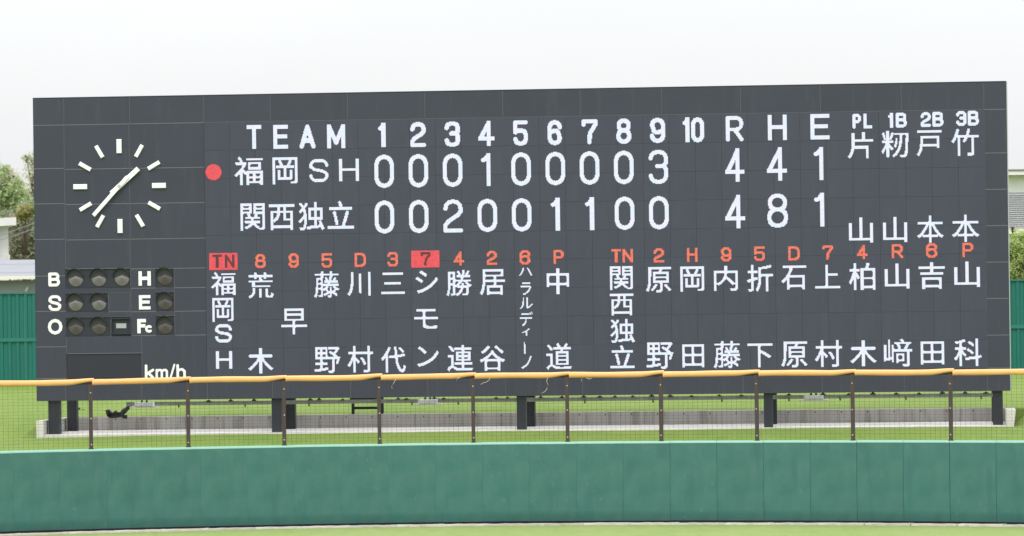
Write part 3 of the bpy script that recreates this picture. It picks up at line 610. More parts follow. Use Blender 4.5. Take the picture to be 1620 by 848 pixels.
# --- dot-matrix lettering: every glyph is a set of lit cells
def strokes(c, W_, H_):
    r = min(W_ * .5, H_ * .25)
    def cor(cx, cy, a0, a1, rr=None, n=3):
        rr = rr or r
        return [(cx + rr*math.cos(math.radians(a0+(a1-a0)*k/n)), cy + rr*math.sin(math.radians(a0+(a1-a0)*k/n))) for k in range(n+1)]
    def rrect(x0, y0, x1, y1, rr):
        p = cor(x0+rr,y0+rr,180,270,rr)+cor(x1-rr,y0+rr,270,360,rr)+cor(x1-rr,y1-rr,0,90,rr)+cor(x0+rr,y1-rr,90,180,rr)
        return p + [p[0]]
    W, H = W_, H_
    six = [(W,.20*H)]+cor(W-r,r,0,-90)+cor(r,r,-90,-180)+cor(r,H-r,180,90)+cor(W-r,H-r,90,0)+cor(W-r,.40*H+r*.8,0,-90,r*.8)+[(r,.40*H),(0,.50*H)]
    D = {
     '0': [rrect(0,0,W,H,W*.5 if W<H*.7 else r)], 'O': [rrect(0,0,W,H,W*.5)],
     '1': [[(W,0),(W,H)],[(W,.0),(W*.45,.13*H),(0,.17*H)]],
     '2': [[(0,.24*H)]+cor(r,r,180,270)+cor(W-r,r,270,360)+[(W,.34*H),(W*.82,.47*H),(W*.2,.68*H),(0,.82*H),(0,H),(W,H)]],
     '3': [[(0,.2*H)]+cor(r*.8,r*.8,180,270,r*.8)+cor(W-r*.8,r*.8,270,360,r*.8)+[(W,.36*H),(W*.85,.47*H),(W*.42,.47*H)],[(W*.85,.47*H),(W,.58*H)]+cor(W-r*.8,H-r*.8,0,90,r*.8)+cor(r*.8,H-r*.8,90,180,r*.8)+[(0,.8*H)]],
     '4': [[(.70*W,H),(.70*W,0),(0,.74*H),(W,.74*H)]],
     '5': [[(W,0),(0,0),(0,.46*H),(.22*W,.38*H),(W-r*.8,.38*H)]+cor(W-r*.8,.38*H+r*.8,-90,0,r*.8)+cor(W-r*.8,H-r*.8,0,90,r*.8)+cor(r*.8,H-r*.8,90,180,r*.8)+[(0,.8*H)]],
     '6': [six], '9': [[(W-x,H-y) for x,y in six]],
     '7': [[(0,.14*H),(0,0),(W,0),(W,.14*H),(.52*W,.58*H),(.46*W,H)]],
     '8': [rrect(.04*W,0,.96*W,.46*H,min(r,.2*H)),rrect(0,.46*H,W,H,min(r,.22*H))],
     'T': [[(0,0),(W,0)],[(.5*W,0),(.5*W,H)]], 'E': [[(W,0),(0,0),(0,H),(W,H)],[(0,.48*H),(.9*W,.48*H)]],
     'F': [[(W,0),(0,0),(0,H)],[(0,.48*H),(.88*W,.48*H)]], 'L': [[(0,0),(0,H),(W,H)]],
     'A': [[(0,H),(.5*W,0),(W,H)],[(.18*W,.70*H),(.82*W,.70*H)]], 'M': [[(0,H),(0,0),(.5*W,.82*H),(W,0),(W,H)]],
     'N': [[(0,H),(0,0),(W,H),(W,0)]], 'H': [[(0,0),(0,H)],[(W,0),(W,H)],[(0,.48*H),(W,.48*H)]],
     'R': [[(0,H),(0,0),(W-r,0)]+cor(W-r,r,-90,0)+[(W,.3*H)]+cor(W-r,.54*H-r,0,90)+[(0,.54*H)],[(.5*W,.54*H),(W,H)]],
     'P': [[(0,H),(0,0),(W-r,0)]+cor(W-r,r,-90,0)+cor(W-r,.54*H-r,0,90)+[(0,.54*H)]],
     'B': [[(0,0),(0,H),(W-r,H)]+cor(W-r,H-r,90,0)+cor(W-r,.48*H+r,0,-90)+[(0,.48*H)],[(0,0),(.85*W-r*.9,0)]+cor(.94*W-r*.9,r*.9,-90,0,r*.9)+cor(.94*W-r*.9,.48*H-r*.9,0,90,r*.9)],
     'D': [[(0,0),(0,H),(W-r*1.2,H)]+cor(W-r*1.2,H-r*1.2,90,0,r*1.2)+cor(W-r*1.2,r*1.2,0,-90,r*1.2)+[(0,0)]],
     'S': [[(W,.22*H)]+cor(W-r,r,0,-90)+cor(r,r,-90,-180)+[(0,.3*H),(r*.7,.44*H),(W-r*.7,.54*H),(W,.68*H)]+cor(W-r,H-r,0,90)+cor(r,H-r,90,180)+[(0,.78*H)]],
     'c': [cor(W*.5,H*.5,-50,-310,min(W,H)*.5,12)], 'k': [[(0,0),(0,H)],[(W,.36*H),(0,.72*H)],[(.35*W,.62*H),(W,H)]],
     'm': [[(0,0),(0,H)],[(0,.22*H),(.12*W,.06*H),(.22*W,0),(.38*W,0),(.5*W,.16*H),(.5*W,H)],[(.5*W,.18*H),(.62*W,.05*H),(.72*W,0),(.88*W,0),(W,.16*H),(W,H)]],
     'h': [[(0,0),(0,H)],[(0,.5*H),(.25*W,.34*H),(.7*W,.33*H),(W,.48*H),(W,H)]], '/': [[(W,0),(0,H)]],
     'ー': [[(.3*W,0),(W*.5,.5*H),(.5*W,H)]],
    }
    return D[c]
SQ = set('TEFLHNMA14')
def raster(c, w_, h_, sw, cell):
    nx, ny = max(2, round(w_/cell)), max(2, round(h_/cell)); hs = sw / 2
    S = strokes(c, max(.01, w_ - sw), max(.01, h_ - sw)); rows_ = []
    segs = [(p[i], p[i+1]) for p in S for i in range(len(p)-1)]
    for j in range(ny):
        row = []
        for i in range(nx):
            x = (i + .5) * w_ / nx - hs; y = (j + .5) * h_ / ny - hs; on = False
            for (a, b_), (c_, d_) in segs:
                if c in SQ and (abs(a-c_) < .01 or abs(b_-d_) < .01):
                    on = min(a,c_)-hs <= x <= max(a,c_)+hs and min(b_,d_)-hs <= y <= max(b_,d_)+hs
                else:
                    vx, vy = c_-a, d_-b_; L2 = vx*vx+vy*vy or 1e-9
                    t = max(0, min(1, ((x-a)*vx+(y-b_)*vy)/L2)); on = (x-a-t*vx)**2+(y-b_-t*vy)**2 <= hs*hs
                if on: break
            row.append(on)
        rows_.append(row)
    return rows_
def glyph_rows(c):
    n, nums = GLYPHS[c]
    return [[bool(v >> (n-1-q) & 1) for q in range(n)] for v in nums]
def cells(rows_, w_, h_, y0, y1):
    m = MB(); ny, nx = len(rows_), len(rows_[0]); dx, dz = w_/nx, h_/ny
    done = [[False]*nx for _ in rows_]
    for j in range(ny):
        i = 0
        while i < nx:
            if rows_[j][i] and not done[j][i]:
                e = i
                while e < nx and rows_[j][e] and not done[j][e]: e += 1
                f_ = j + 1
                while f_ < ny and all(rows_[f_][q] and not done[f_][q] for q in range(i, e)) : f_ += 1
                for a in range(j, f_):
                    for q in range(i, e): done[a][q] = True
                m.box(i*dx, e*dx, y0, y1, h_-f_*dz, h_-j*dz); i = e
            else: i += 1
    return m
CACHE = {}
def put(c, x0, x1, y0, y1, kind='led_white', sw=5.0, name='led_character', label=None, parent=None, depth=(-.006, .002), cell=1.25):
    """a character filling the photograph box x0..x1, y0..y1 on the board face"""
    u_, zt = uv((x0+x1)/2, y0); zb = uv((x0+x1)/2, y1)[1]
    w_, h_ = (x1-x0), (y1-y0)
    key = (c, round(w_), round(h_), sw, depth)
    if key not in CACHE:
        rows_ = glyph_rows(c) if c in GLYPHS else raster(c, w_, h_, sw, cell)
        CACHE[key] = cells(rows_, w_*PX, h_*PX, *depth)
    o = CACHE[key].build(name, MT[kind], parent or screen, (u_ - w_*PX/2, 0, zb))
    if label is None:
        label = {'led_white': 'white', 'led_orange': 'orange', 'led_off': 'dark', 'white_paint': 'painted white'}[kind] + ' character ' + c
    o['label'] = label
    return o
# header row
for c, a, b_, y0, y1 in (('T',390,413.4,197.7,235.6),('E',432,455.5,197.5,235.4),('A',473.5,498.8,197.2,235),('M',517,546,196.8,234.6),
    ('1',598,610,194.3,232.8),('2',648.8,673.6,193,232.6),('3',703,727.6,192.4,232),('4',756.3,782,191.3,231),('5',811.7,834.8,190.7,230.4),('6',866,888.7,190,229.9),
    ('7',920,945.3,189,228.2),('8',974.7,998.4,187.8,227.5),('9',1028,1052,186.6,226.3),('1',1080,1090.6,185.9,225.1),('0',1093.2,1113.6,185.9,225.3),
    ('R',1148,1175.7,183.8,223.6),('H',1214.6,1244.3,182,221.8),('E',1282,1311.8,180.7,220.6)):
    put(c, a, b_, y0, y1, sw=6.8 if c not in 'RHE' or a < 600 else 6.0)
for c, a, b_, y0, y1 in (('P',1348.5,1362,180.4,203.6),('L',1366,1379.4,180,203.2),('1',1405,1412.8,178.9,202.2),('B',1417,1434.4,178.6,201.9),('2',1456.5,1472.5,177.6,200.9),
    ('B',1475,1491.8,177.2,200.5),('3',1512.6,1528.6,176,199.2),('B',1531,1547.6,175.6,198.8)):
    put(c, a, b_, y0, y1, sw=4.6)
# score rows
for k, c in enumerate('00010000'):
    x = 591.9 + 54.16 * k; y = 244.7 - .86 * k
    if c == '1': put(c, 760.8, 775.6, 242.6, 294.4, sw=6.6)
    else: put(c, x, x + 31, y, y + 52.7, sw=6.6)
for k, c in enumerate('002001100'):
    x = 592.4 + 54.27 * k; y = 317.2 - .83 * k
    if c == '1': x += 7.4; put(c, x, x + 14.4, y, y + 52, sw=6.6)
    else: put(c, x, x + 31, y, y + 52.3, sw=6.6)
for c, a, b_, y0, y1 in (('3',1026,1056.4,237.6,290.9),('4',1147,1177,235,287.7),('4',1213,1244.3,233.4,286),('1',1287.2,1302.6,232.5,285),
    ('4',1147,1177.8,308.5,361.3),('8',1213.7,1245.9,307,360),('1',1288,1303.5,305.5,358.5)):
    put(c, a, b_, y0, y1, sw=6.6)
# team names
for c, a, b_, y0, y1, s in (('福',370.3,415.9,247.5,292.8,0),('岡',430.7,470.6,248.8,291.6,0),('S',489,519.4,251.7,288,4.6),('H',536,567.7,251.2,286.6,4.6),
    ('関',380,419,321.6,365,0),('西',425,466,323,364,0),('独',471.6,513,319.6,364.2,0),('立',517.6,559.8,318,362,0),
    ('片',1340.9,1380.9,209.6,250.6,0),('籾',1394.3,1436.8,207.4,249,0),('戸',1450,1489.2,206.6,247,0),('竹',1505,1547.8,204.2,246.6,0),
    ('山',1343,1380.6,344.5,384,0),('山',1397,1435.2,343.6,383.2,0),('本',1450.8,1492,341.5,384,0),('本',1506,1548.5,340.2,382.6,0),
    # first batting order
    ('福',333.5,372.7,430,467,0),('岡',335.6,369.3,471.2,509.2,0),('S',340,366.9,512.8,541.9,4.6),('H',341.3,367.4,555.5,583.4,4.6),
    ('荒',391.7,432.6,431,472,0),('木',391.9,432.4,550.6,590.9,0),('早',444.5,485.7,488,529,0),('藤',496.4,536.9,429.2,471,0),('野',497.2,538.2,549,590.3,0),
    ('川',549,586.2,430.4,467.9,0),('村',549.6,590.2,547.2,589.2,0),('三',602.6,640.2,431.2,465.2,0),('代',602.5,641.7,548.5,589.3,0),
    ('シ',657,692.8,427.8,464,0),('モ',655,692.8,489,520,0),('ン',659.7,694.2,547.8,580,0),('勝',706,746.2,427.3,468.4,0),('連',707,748.2,546,587.4,0),
    ('居',758.6,798.7,426,466.6,0),('谷',758.8,798.7,546.8,586.6,0),('中',864.7,900,424.8,465.4,0),('道',864,904.2,542.9,584.8,0),
    # second batting order
    ('関',964.8,1000.8,421.4,458.8,0),('西',964.8,1002,464.8,499,0),('独',965.3,1003.9,504.8,542.2,0),('立',965.2,1003.5,546.5,582.5,0),
    ('原',1021.8,1061.5,422.6,462.7,0),('野',1022.6,1064.9,541.9,583.8,0),('岡',1076.2,1113.6,421.8,461.4,0),('田',1079.4,1113.6,545,581.2,0),
    ('内',1129.4,1166.8,420.9,460.2,0),('藤',1129,1171.2,539.9,582.5,0),('折',1181.8,1222.6,419.2,461.2,0),('下',1182.6,1221.8,543.7,581.2,0),
    ('石',1236,1275.2,420.5,458,0),('原',1236,1276.7,540.7,581.2,0),('上',1289.4,1328.6,419.3,456.2,0),('村',1289.4,1331.7,538.6,580.5,0),
    ('柏',1342.9,1384.2,416.7,458.8,0),('木',1345,1386.2,538.9,579.4,0),('山',1399.7,1438.2,417.4,456.7,0),('﨑',1398.4,1442.5,536.3,579.9,0),
    ('吉',1453.4,1494.2,415.4,457.2,0),('田',1456.7,1493.2,540.6,576.6,0),('山',1509.7,1549.6,414.3,454.2,0),('科',1509.7,1552.2,536.3,579.2,0)):
    put(c, a, b_, y0, y1, sw=s or 5)
for c, a, b_, y0, y1 in (('ハ',821,841.6,423.4,436),('ラ',823.6,840.2,446.8,466.4),('ル',822.3,842.9,470.6,488.4),('デ',822.3,842.9,493.2,515.7),('ィ',825.6,837.7,519.8,531.2),('ノ',824.4,841,563.3,583.2)):
    put(c, a, b_, y0, y1, label='thin white character ' + c)
put('ー', 827.6, 832.6, 541.2, 559.8, sw=2.0, label='thin white upright long mark')
# orange position row
for c, a, b_, y0, y1 in (('8',403.4,420.2,402,424.2),('9',456.2,472.5,400.7,423.7),('5',508.6,525.2,400.6,423.5),('D',560.8,578.8,400,422.4),('3',612.7,629.5,398.9,421.6),
    ('4',717.5,734,398,420.2),('2',770,786.2,397,419.2),('6',821.9,839,396,418.6),('P',875.6,892,395.5,417.7),
    ('T',967.3,982.2,394.2,415.6),('N',984.8,1001.2,394,415.4),('2',1034,1050.6,393,415.4),('H',1086.7,1103.2,392.3,414.6),('9',1140.4,1156.8,391.4,413.8),('5',1193,1210,390.3,413),
    ('D',1247,1265.4,389.8,412.2),('7',1301,1317.9,388.5,411),('4',1355.6,1371.9,387.7,410),('R',1410.7,1428.4,386.5,408.6),('6',1465,1482.6,385.1,407.9),('P',1522.6,1539.7,384.3,406.8)):
    put(c, a, b_, y0, y1, 'led_orange', sw=4.2)
for (a, b_, y0, y1, chars) in ((330.9,376.3,400.2,427.2,(('T',336,351,402.8,423.6),('N',355.6,371,402.8,423.6))),(650.6,695.5,396.4,423.3,(('7',665.4,681,398.7,420.2),))):
    u_, zb = uv((a+b_)/2, y1); m = MB(); m.box(-(b_-a)/2*PX, (b_-a)/2*PX, -.004, .002, 0, (y1-y0)*PX)
    o = m.build('lit_block', MT['led_red'], screen, (u_, 0, zb)); o['label'] = 'pink red lit block behind the dark ' + ''.join(q[0] for q in chars)
    for c, *bb in chars: put(c, *bb, kind='led_off', sw=3.8, depth=(-.009, -.002))
u_, z_ = uv(337.8, 272.5)
m = MB(); rows_ = [[(i-9.5)**2 + (j-9.5)**2 <= 100 for i in range(20)] for j in range(20)]
m = cells(rows_, 25.4*PX, 25.4*PX, -.006, .002); o = m.build('lit_disc', MT['led_red'], screen, (u_ - 12.7*PX, 0, z_ - 12.7*PX)); o['label'] = 'red lit disc marking the team at bat'
# painted letters on the cladding
for c, a, b_, y0, y1, s in (('B',76.2,95,431,453.2,4.7),('S',76.4,97,467,491.9,4.6),('O',75.5,98.9,504.5,529.2,5.0),('H',218.9,238.7,429,451.9,5.3),('E',219.6,238.2,466.8,489.6,5.0),
    ('F',217,231,504.5,527.2,5.4),('c',229.6,241.6,513,527.6,3.9),('k',229,244,576.5,599.5,4.0),('m',246,266,583.5,599.5,3.7),('/',267.5,277.5,575.5,601,3.0),('h',279,294,576,599.5,4.0)):
    put(c, a, b_, y0, y1, 'white_paint', sw=s, name='painted_letter', parent=sb, depth=(-.012, .004), cell=.45)

# --- legs of the board
base_local = SLAB_Z - A.z
for x0_, x1_, w1 in ((77.5,95,0),(430.5,446,0),(818,832.5,0),(1208.5,1222.5,0),(1570.5,1586.5,0)):
    u0_ = uv(x0_, 640, .2)[0]; u1_ = uv(x1_, 640, .2)[0]
    m = MB(); m.box(u0_, u1_, .10, .38, base_local, .003); m.build('front_leg', MT['steel'], sb)
    c_ = (u0_ + u1_) / 2
    m = MB(); m.box(c_ - .14, c_ + .12, 2.55, 2.83, base_local, .30); m.build('rear_leg', MT['steel'], sb)
    m = MB(); m.box(c_ - .10, c_ + .08, .38, 2.55, .12, .30); m.build('brace', MT['steel'], sb)

# ------------------------------------------------------------------ cable rail and what hangs on it
RT_ = 1.5; ru0 = uv(200, 638, RT_)[0]; ru1 = uv(1572, 628, RT_)[0]
rail = thing('cable_rail', 'long grey rail with small clamps running level under the scoreboard', 'rail', local(0, RT_, 2.84), -YAW)
m = MB(); m.box(ru0, ru1, -.05, .05, -.062, -.012); m.box(ru0, ru1, -.03, .03, -.010, .040); m.build('beam', MT['rail'], rail)
cm = None
for px in (330,365,402,491,505,542,630,643,687,702,785,803,855.6,889,923.5,949,973,1001,1031,1060.5,1094,1138,1173,1248,1302,1343,1381,1418,1454,1491,1527,1560):
    if cm is None:
        m = MB(); m.box(-.06, .06, -.06, .06, .03, .062); m.box(-.025, .025, -.03, .03, .062, .085); o = m.build('clamp', MT['black'], rail); cm = o.data
    else: o = bpy.data.objects.new('clamp', cm); C.objects.link(o); o.parent = rail
    o.location = (uv(px, 630, RT_)[0], 0, 0); o.scale = (random.uniform(.7, 1.25), 1, random.uniform(.8, 1.15))
km_ = None
for px in (283,388,489,652,725,925.4,1033,1142,1248,1329,1433,1552):
    if km_ is None:
        m = MB(); m.tube([(0,-.06,-.03),(0,-.06,-.075),(0.01,-.06,-.095),(0,-.06,-.12)], [.014,.014,.032,.022], 8); o = m.build('knob', MT['black'], rail); km_ = o.data
    else: o = bpy.data.objects.new('knob', km_); C.objects.link(o); o.parent = rail
    o.location = (uv(px, 630, RT_)[0], 0, 0)
bxs = [(228.5, 'white equipment box on the rail, leftmost, beside the black cables'), (677, 'white equipment box on the rail between the two middle legs of the board'), (1287.5, 'white equipment box on the rail, rightmost, near the right legs')]
for px, lab in bxs:
    t = thing('equipment_box', lab, 'equipment box', local(uv(px, 630, RT_-.2)[0], RT_ - .2, 2.80), -YAW, 'white equipment boxes on the rail under the scoreboard')
    m = MB(); m.cbox(-.25, .25, -.10, .10, -.045, .075, .008); m.build('body', MT['boxwhite'], t)
    m = MB(); m.box(-.38, .38, -.14, .12, -.075, -.050); m.box(-.38, -.34, -.14, .12, -.05, -.035); m.box(.34, .38, -.14, .12, -.05, -.035); m.build('tray', MT['cream'], t)
    m = MB()
    for a in (-.07, .06): m.tube([(a, 0, .075), (a, 0, .13)], .028, 8)
    m.build('hanger', MT['black'], t)
# black hose bundle slumped on the wall top at the rail's left end
cb = thing('cable_bundle', 'slumped bundle of black cables at the left end of the rail', 'cable', local(uv(185, 650, 3.1)[0], 3.1, 2.42), -YAW)
uc = uv(185, 650, 3.1)[0]
def cpt(px, py, t=3.1):
    u_, z_ = uv(px, py, t); return (u_ - uc, t - 3.1, A.z + z_ - 2.42)
for pts, r in (([(207,640,2.2),(203,645,2.8),(197,652,3.05),(188,655,3.05),(176,657.5),(169,653)], .050), ([(205,642,2.3),(199,648,3),(193,657,3),(184,658.5),(174,659)], .045),
               ([(200,647,3.0),(194,650.5,3.05),(191,654,3.05),(196,659,3.1),(201,659.5,3.1)], .055), ([(186,655,2.98),(183,652,3.0),(180,654,3.1),(182,659,3.1)], .05), ([(168,652,3.0),(172,650.5,3.0),(176,654,3.0),(171,659,3.0)], .06)):
    m = MB(); m.tube([cpt(*p) for p in pts], r, 8); m.build('cable', MT['black'], cb)
# low steel stand behind the wall
st_u = uv(581, 650, 3.7)[0]
stn = thing('steel_stand', 'low black steel stand behind the concrete wall under the scoreboard', 'stand', local(st_u, 3.7, 2.415), -YAW)
def su(px): return uv(px, 650, 3.7)[0] - st_u
for a, c in ((556.5, 560.8), (602.3, 607)):
    m = MB(); m.box(su(a), su(c), -.04, .04, .02, .47); m.build('leg', MT['black'], stn)
    m = MB(); m.box(su(a) - .07, su(c) + .05, -.10, .10, .0, .022); m.build('foot_plate', MT['black'], stn)
m = MB(); m.box(su(560.8), su(602.3), -.03, .03, .145, .215); m.build('crossbar', MT['black'], stn)
m = MB(); m.box(su(555), su(596), -.16, .16, .375, .46); m.build('top_box', MT['black'], stn)
for a in (562, 606):
    m = MB(); m.cbox(su(a), su(a + 5), -.13, .08, -.005, .03, .006); m.build('pad', MT['conc_light'], stn)
# small fitting in the grass
p = Vector(local(uv(125, 649, 9.3)[0], 9.3, 2.45))
t = thing('sprinkler_head', 'tiny dark fitting sticking out of the grass behind the leftmost legs', 'sprinkler', tuple(p), -YAW)
m = MB(); m.tube([(0,0,-.02),(0,0,.07),(0,0,.085)], [.035,.035,.02], 8); m.build('riser', MT['black'], t)
m = MB(); m.cbox(.06, .16, -.03, .04, -.01, .05, .008); m.build('cap', MT['brownline'], t)

# ------------------------------------------------------------------ green sheet fence behind
FY = 150.0
gf = thing('sheet_fence', 'tall green corrugated metal fence at the back of the grass behind the scoreboard', 'fence', (0, FY, 2.70))
def sheet():
    m = MB(); w_ = 1.08; n = 4; prof = []
    for k in range(n):
        x = k * .27; prof += [(x, 0), (x+.085, 0), (x+.105, .035), (x+.235, .035), (x+.255, 0)]
    prof.append((w_ - .004, 0)); N_ = len(prof)
    for z0_, z1_ in ((-.2, 1.50), (1.56, 3.05)):
        vs = [(x, y, z0_) for x, y in prof] + [(x, y, z1_) for x, y in prof]
        m.add(vs, [(i, i+1, N_+i+1, N_+i) for i in range(N_-1)])
    return m
sm_ = None
for k in range(-26, 26):
    if sm_ is None: o = sheet().build('sheet', MT['fence'], gf); sm_ = o.data
    else: o = bpy.data.objects.new('sheet', sm_); C.objects.link(o); o.parent = gf
    o.location = (k * 1.08, random.uniform(-.006, .006), random.uniform(-.004, .004))
m = MB(); m.box(-28, 28, -.02, .10, 1.47, 1.59); m.build('middle_rail', MT['fence_rail'], gf)
m = MB(); m.box(-28, 28, -.02, .10, 3.05, 3.10); m.build('top_rail', MT['fence_rail'], gf)
for k in range(19):
    m = MB(); x = -27.5 + 3.05 * k; m.box(x, x + .09, .06, .15, -.2, 3.04); m.build('post', MT['fence_rail'], gf)

# ------------------------------------------------------------------ houses
def zz(px, py, Y): return at(px, py, Y).z
# long low shed on the left
Y = 178.0; xr = at(170, 420, Y).x; xl = at(-420, 420, Y).x; ze = zz(25, 437, Y); zt = zz(25, 411, Y + 6)
t = thing('low_shed', 'long low shed with pale blue metal roof behind the left end of the green fence', 'building', (0, Y, 2.5))
m = MB(); m.box(xl, xr, 0, 11.8, 0, ze - 2.5 - .16); m.build('wall', MT['greywall'], t)
m = MB(); m.add([(xl-.4,-.5,ze-2.5),(xr+.4,-.5,ze-2.5),(xr+.4,6,zt-2.5),(xl-.4,6,zt-2.5),(xl-.4,12.3,ze-2.5),(xr+.4,12.3,ze-2.5),
    (xl-.4,-.5,ze-2.59),(xr+.4,-.5,ze-2.59),(xr+.4,12.3,ze-2.59),(xl-.4,12.3,ze-2.59)], [(0,1,2,3),(3,2,5,4),(6,7,1,0),(9,8,7,6),(4,5,8,9),(7,8,5,2,1),(0,3,4,9,6)])
rf = m.build('roof', MT['bluegrey'], t)
m = MB()
k = xl
while k < xr:
    m.box(k, k + .03, -.5, -.46, ze-2.5, ze-2.49); k += 3
hs = (zt - ze) / 6.5
for fr in (.20, .72):
    y_ = -.5 + 6.5 * fr; z_ = ze - 2.5 + hs * 6.5 * fr
    m.add([(xl,y_,z_+.006),(xr,y_,z_+.006),(xr,y_+.12,z_+.06),(xl,y_+.12,z_+.06)], [(0,1,2,3)]); m.add([(xl,y_+.12,z_+.06),(xr,y_+.12,z_+.06),(xr,y_+.16,z_+.02),(xl,y_+.16,z_+.02)], [(0,1,2,3)])
m.build('roof_seam', MT['greywall'], rf)
m = MB(); m.box(xl-.4, xr+.4, -.58, -.505, ze-2.62, ze-2.49); m.build('gutter', MT['eave'], t)
m = MB(); m.tube([at(41,461,Y-.3)-Vector((0,Y,2.5)), at(44.5,454,Y-.3)-Vector((0,Y,2.5)), at(45,452,Y-.3)-Vector((0,Y,2.5))], [.05,.05,.09], 8); m.build('vent_pipe', MT['siding'], t)
# white house behind it
Y = 196.0; xr = at(13.5, 380, Y).x; xl = xr - 9; zw = zz(8, 352, Y)
t = thing('white_house', 'white sided house with a pale flat roof edge at the far left', 'building', (xr, Y, 2.3), math.radians(8))
m = MB(); ztop = zw - 2.3
m.box(-9, 0, 0.02, 9, 0, ztop); m.build('wall', MT['siding'], t)
m = MB(); k = -8.9
while k < -.1: m.box(k, k + .05, -.012, .018, .02, ztop - .02); k += .45
tag(m.build('siding_rib', MT['siding'], t), kind='stuff')
e1 = at(22, 348, Y-.7); ex = e1.x - xr; za_ = e1.z - 2.3
m = MB(); m.add([(-9.6,-.7,za_-.75),(ex,-.7,za_-.22),(ex-.1,9.6,za_-.22),(-9.6,9.6,za_-.75),(-9.6,-.7,za_-.35),(ex,-.7,za_+.12),(ex-.1,9.6,za_+.12),(-9.6,9.6,za_-.35)],
    [(0,3,2,1),(4,5,6,7),(0,1,5,4),(1,2,6,5),(2,3,7,6),(3,0,4,7)]); m.build('roof', MT['siding'], t)
m = MB(); m.box(-.02, .05, -.06, .02, ztop-2.2, ztop - 1.4); m.build('downpipe', MT['siding'], t)
m = MB(); m.box(-4.6, -3.2, -.03, .01, 3.2, 4.6); fr_ = m.build('window', MT['silver'], t)
m = MB(); m.box(-4.5, -3.3, -.045, -.031, 3.3, 4.5); m.build('pane', MT['glass'], fr_)
# white building on the right
Y = 192.0; xl = at(1540, 300, Y).x; xr = xl + 15
zA, zB_, zC, zD, zE_ = [zz(1608, y, Y) for y in (269, 278, 304.5, 362, 370)]
t = thing('white_building', 'white building with brown roof line and grey slatted side at the far right', 'building', (0, Y, 2.3))
m = MB(); m.box(xl, xr, .05, 10, 0, zB_-2.3); m.build('wall', MT['siding'], t)
m = MB(); m.box(xl-.3, xr+.3, -.45, 10.3, zB_-2.3+.02, zA-2.3-.05); m.build('roof', MT['siding'], t)
m = MB(); m.box(xl-.32, xr+.32, -.48, 10.32, zA-2.3-.045, zA-2.3+.02); m.build('roof_edge', MT['brownline'], t)
m = MB(); m.box(xl-.05, xr+.05, -.02, .045, zB_-2.3-.05, zB_-2.3); m.build('trim', MT['eave'], t)
z = zD - 2.3; slm = None
m = MB(); m.box(xl+.1, xr-.1, -.01, .045, zD-2.3, zC-2.3); m.build('grey_side', MT['greywall'], t)
while z < zC - 2.3 - .08:
    if slm is None:
        m = MB(); m.add([(xl+.1,-.015,0),(xr-.1,-.015,0),(xr-.1,-.07,.015),(xl+.1,-.07,.015),(xr-.1,-.015,.085),(xl+.1,-.015,.085)], [(0,1,2,3),(3,2,4,5)]); o = m.build('slat', MT['greylouvre'], t); slm = o.data
    else: o = bpy.data.objects.new('slat', slm); C.objects.link(o); o.parent = t
    o.location = (0, 0, z); z += .088
m = MB(); m.box(xl-.1, xr+.1, -.25, .04, zE_-2.3, zD-2.3-.005); m.build('ledge', MT['eave'], t)

# ------------------------------------------------------------------ trees
def tree(name, label, cat, px, Y, zg, blobs, n, leaf, lm, group=None, lean=0.0, seed=1):
    R = random.Random(seed); bx = at(px, 400, Y).x
    t = thing(name, label, cat, (bx, Y, zg), 0, group)
    cen = [(at(x, y, Y), r, ry) for x, y, r, ry in blobs]
    top = max(c.z + r for c, r, ry in cen) - zg
    m = MB(); m.tube([(0,0,-.2),(lean*.3,.1,top*.3),(lean*.6,0,top*.6),(lean,0,top*.85)], [.22,.17,.11,.03], 8)
    tr = m.build('trunk', MT['bark'], t)
    m = MB()
    for c, r, ry in cen:
        d = c - Vector((bx, Y, zg)); z0_ = top * min(.7, max(.15, (d.z - r) / top))
        m.tube([(lean*z0_/top,0,z0_), (d.x*.55+lean*.2, d.y+R.uniform(-.4,.4), (z0_+d.z)/2), (d.x, d.y, d.z)], [.09,.06,.02], 6)
        for _ in range(7):
            a = R.uniform(0, 6.28); e = R.uniform(-.3, 1); v = Vector((math.cos(a)*math.cos(e), math.sin(a)*math.cos(e), math.sin(e))) * r * .95
            m.tube([d*.98, d + v*.5 + Vector((0,0,.1)), d + v], [.03,.02,.008], 4)
    m.build('limbs', MT['bark'], tr)
    vs = []; fs = []
    tot = sum(r ** 2 for _, r, _ in cen)
    for c, r, ry in cen:
        d = c - Vector((bx, Y, zg)); k = int(n * r * r / tot); clumps = []
        for _ in range(max(8, int(22 * r))):
            a = R.uniform(0, 6.28); cz_ = R.uniform(-1, 1); q = R.random() ** .45; s_ = math.sqrt(1 - cz_ * cz_)
            clumps.append(Vector((s_*math.cos(a), s_*math.sin(a), cz_*ry)) * r * q)
        for _ in range(k):
            p = d + R.choice(clumps) + Vector((R.gauss(0, .13), R.gauss(0, .13), R.gauss(0, .11))) * (r ** .5) * 1.2
            a = Vector((R.gauss(0,1), R.gauss(0,1), R.gauss(0,.6))).normalized(); b_ = a.cross(Vector((R.gauss(0,1), R.gauss(0,1), R.gauss(0,1)))).normalized()
            s_ = leaf * R.uniform(.6, 1.3); o_ = len(vs)
            vs += [p - a*s_, p + b_*s_*.45, p + a*s_, p - b_*s_*.45]; fs.append((o_, o_+1, o_+2, o_+3))
    mb = MB(); mb.add(vs, fs); mb.build('crown', MT[lm], t)
    return t
tg = 'trees behind the left end of the fence'
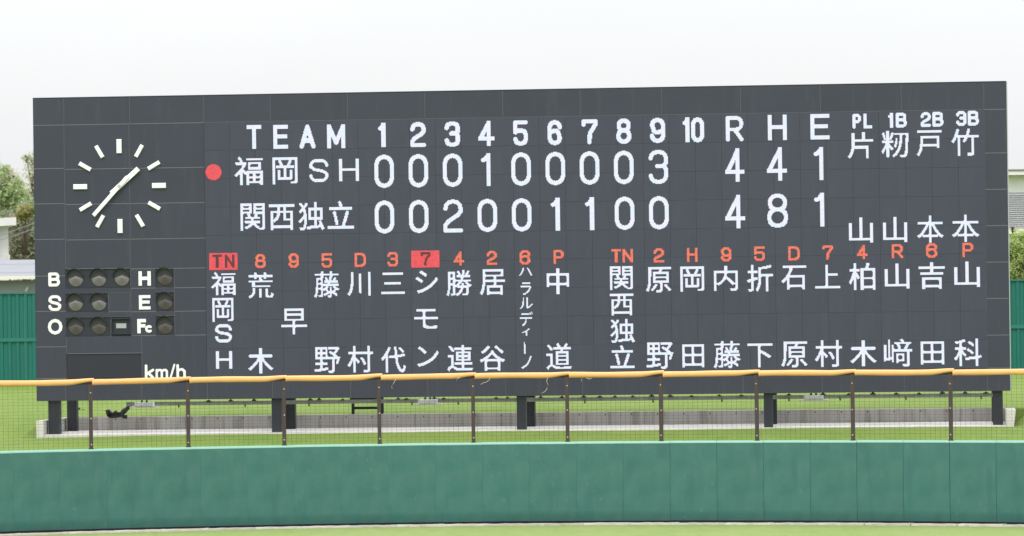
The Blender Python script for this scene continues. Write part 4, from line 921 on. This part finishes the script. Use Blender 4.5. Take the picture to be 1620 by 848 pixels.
tree('broadleaf_tree', 'bushy green tree with brownish tips above the white house at far left', 'tree', 12, 215, 2.0,
     [(8,330,1.1,1),(20,318,1.0,1),(4,302,1.0,1),(16,298,.8,1),(12,280,.55,1),(8,268,.3,1.2),(27,305,.55,1),(-14,300,1.4,1),(-30,325,1.5,1),(26,335,.8,1),(31,292,.2,1)], 10500, .085, 'leaf_green', tg, seed=3)
tree('thin_tree', 'thin pale tree whose sparse top reaches beside the left edge of the scoreboard', 'tree', 62, 225, 2.0,
     [(42,252,.28,.8),(50,258,.32,.8),(60,262,.8,1),(52,285,.3,1),(56,305,.5,1),(46,312,.45,.8),(38,316,.3,.7),(50,325,.7,.8),(75,290,1.3,1)], 2900, .075, 'leaf_pale', tg, seed=5)
tree('dark_tree', 'dark low tree filling the gap between the white house and the scoreboard', 'tree', 38, 208, 2.0,
     [(22,362,.85,1),(34,352,.8,1),(44,365,.9,1),(28,384,.9,1),(44,388,1.0,1),(52,350,.8,1),(18,398,.9,1),(36,405,1.0,1),(54,408,1.0,1),(64,370,1.2,1)], 13000, .085, 'leaf_dark', tg, seed=8)
tree('yellow_shrub', 'yellowish leafy bush in front of the dark tree beside the scoreboard', 'bush', 40, 203, 2.0,
     [(40,337,.42,.6),(34,342,.3,.6),(47,334,.38,.6)], 1500, .08, 'leaf_yellow', None, seed=9)
tree('hedge_tree', 'light green leafy tree over the green fence right of the scoreboard', 'tree', 1612, 164, 2.4,
     [(1604,394,.5,1),(1616,390,.5,1),(1608,412,.6,1),(1622,405,.7,1),(1600,428,.6,1),(1616,434,.6,1),(1630,425,.8,1),(1592,410,.7,1),(1588,440,.7,1),(1638,395,.8,1),(1602,364,.10,1)], 14000, .055, 'leaf_hedge', None, seed=12)
# overhead wires at the left
for (a, b_, lab) in (((-60,384,196),(120,322,188),'upper overhead wire slanting up to the right past the white house'), ((-60,392,194),(120,330,186),'lower overhead wire slanting up to the right past the white house')):
    p, q = at(*a), at(*b_); m = MB(); m.tube([p.lerp(q, k/12) - Vector((0,0,.25*math.sin(math.pi*k/12))) - p for k in range(13)], .016, 6)
    tag(m.build('power_line', MT['wire'], None, p), lab, 'wire', 'overhead wires at the left')
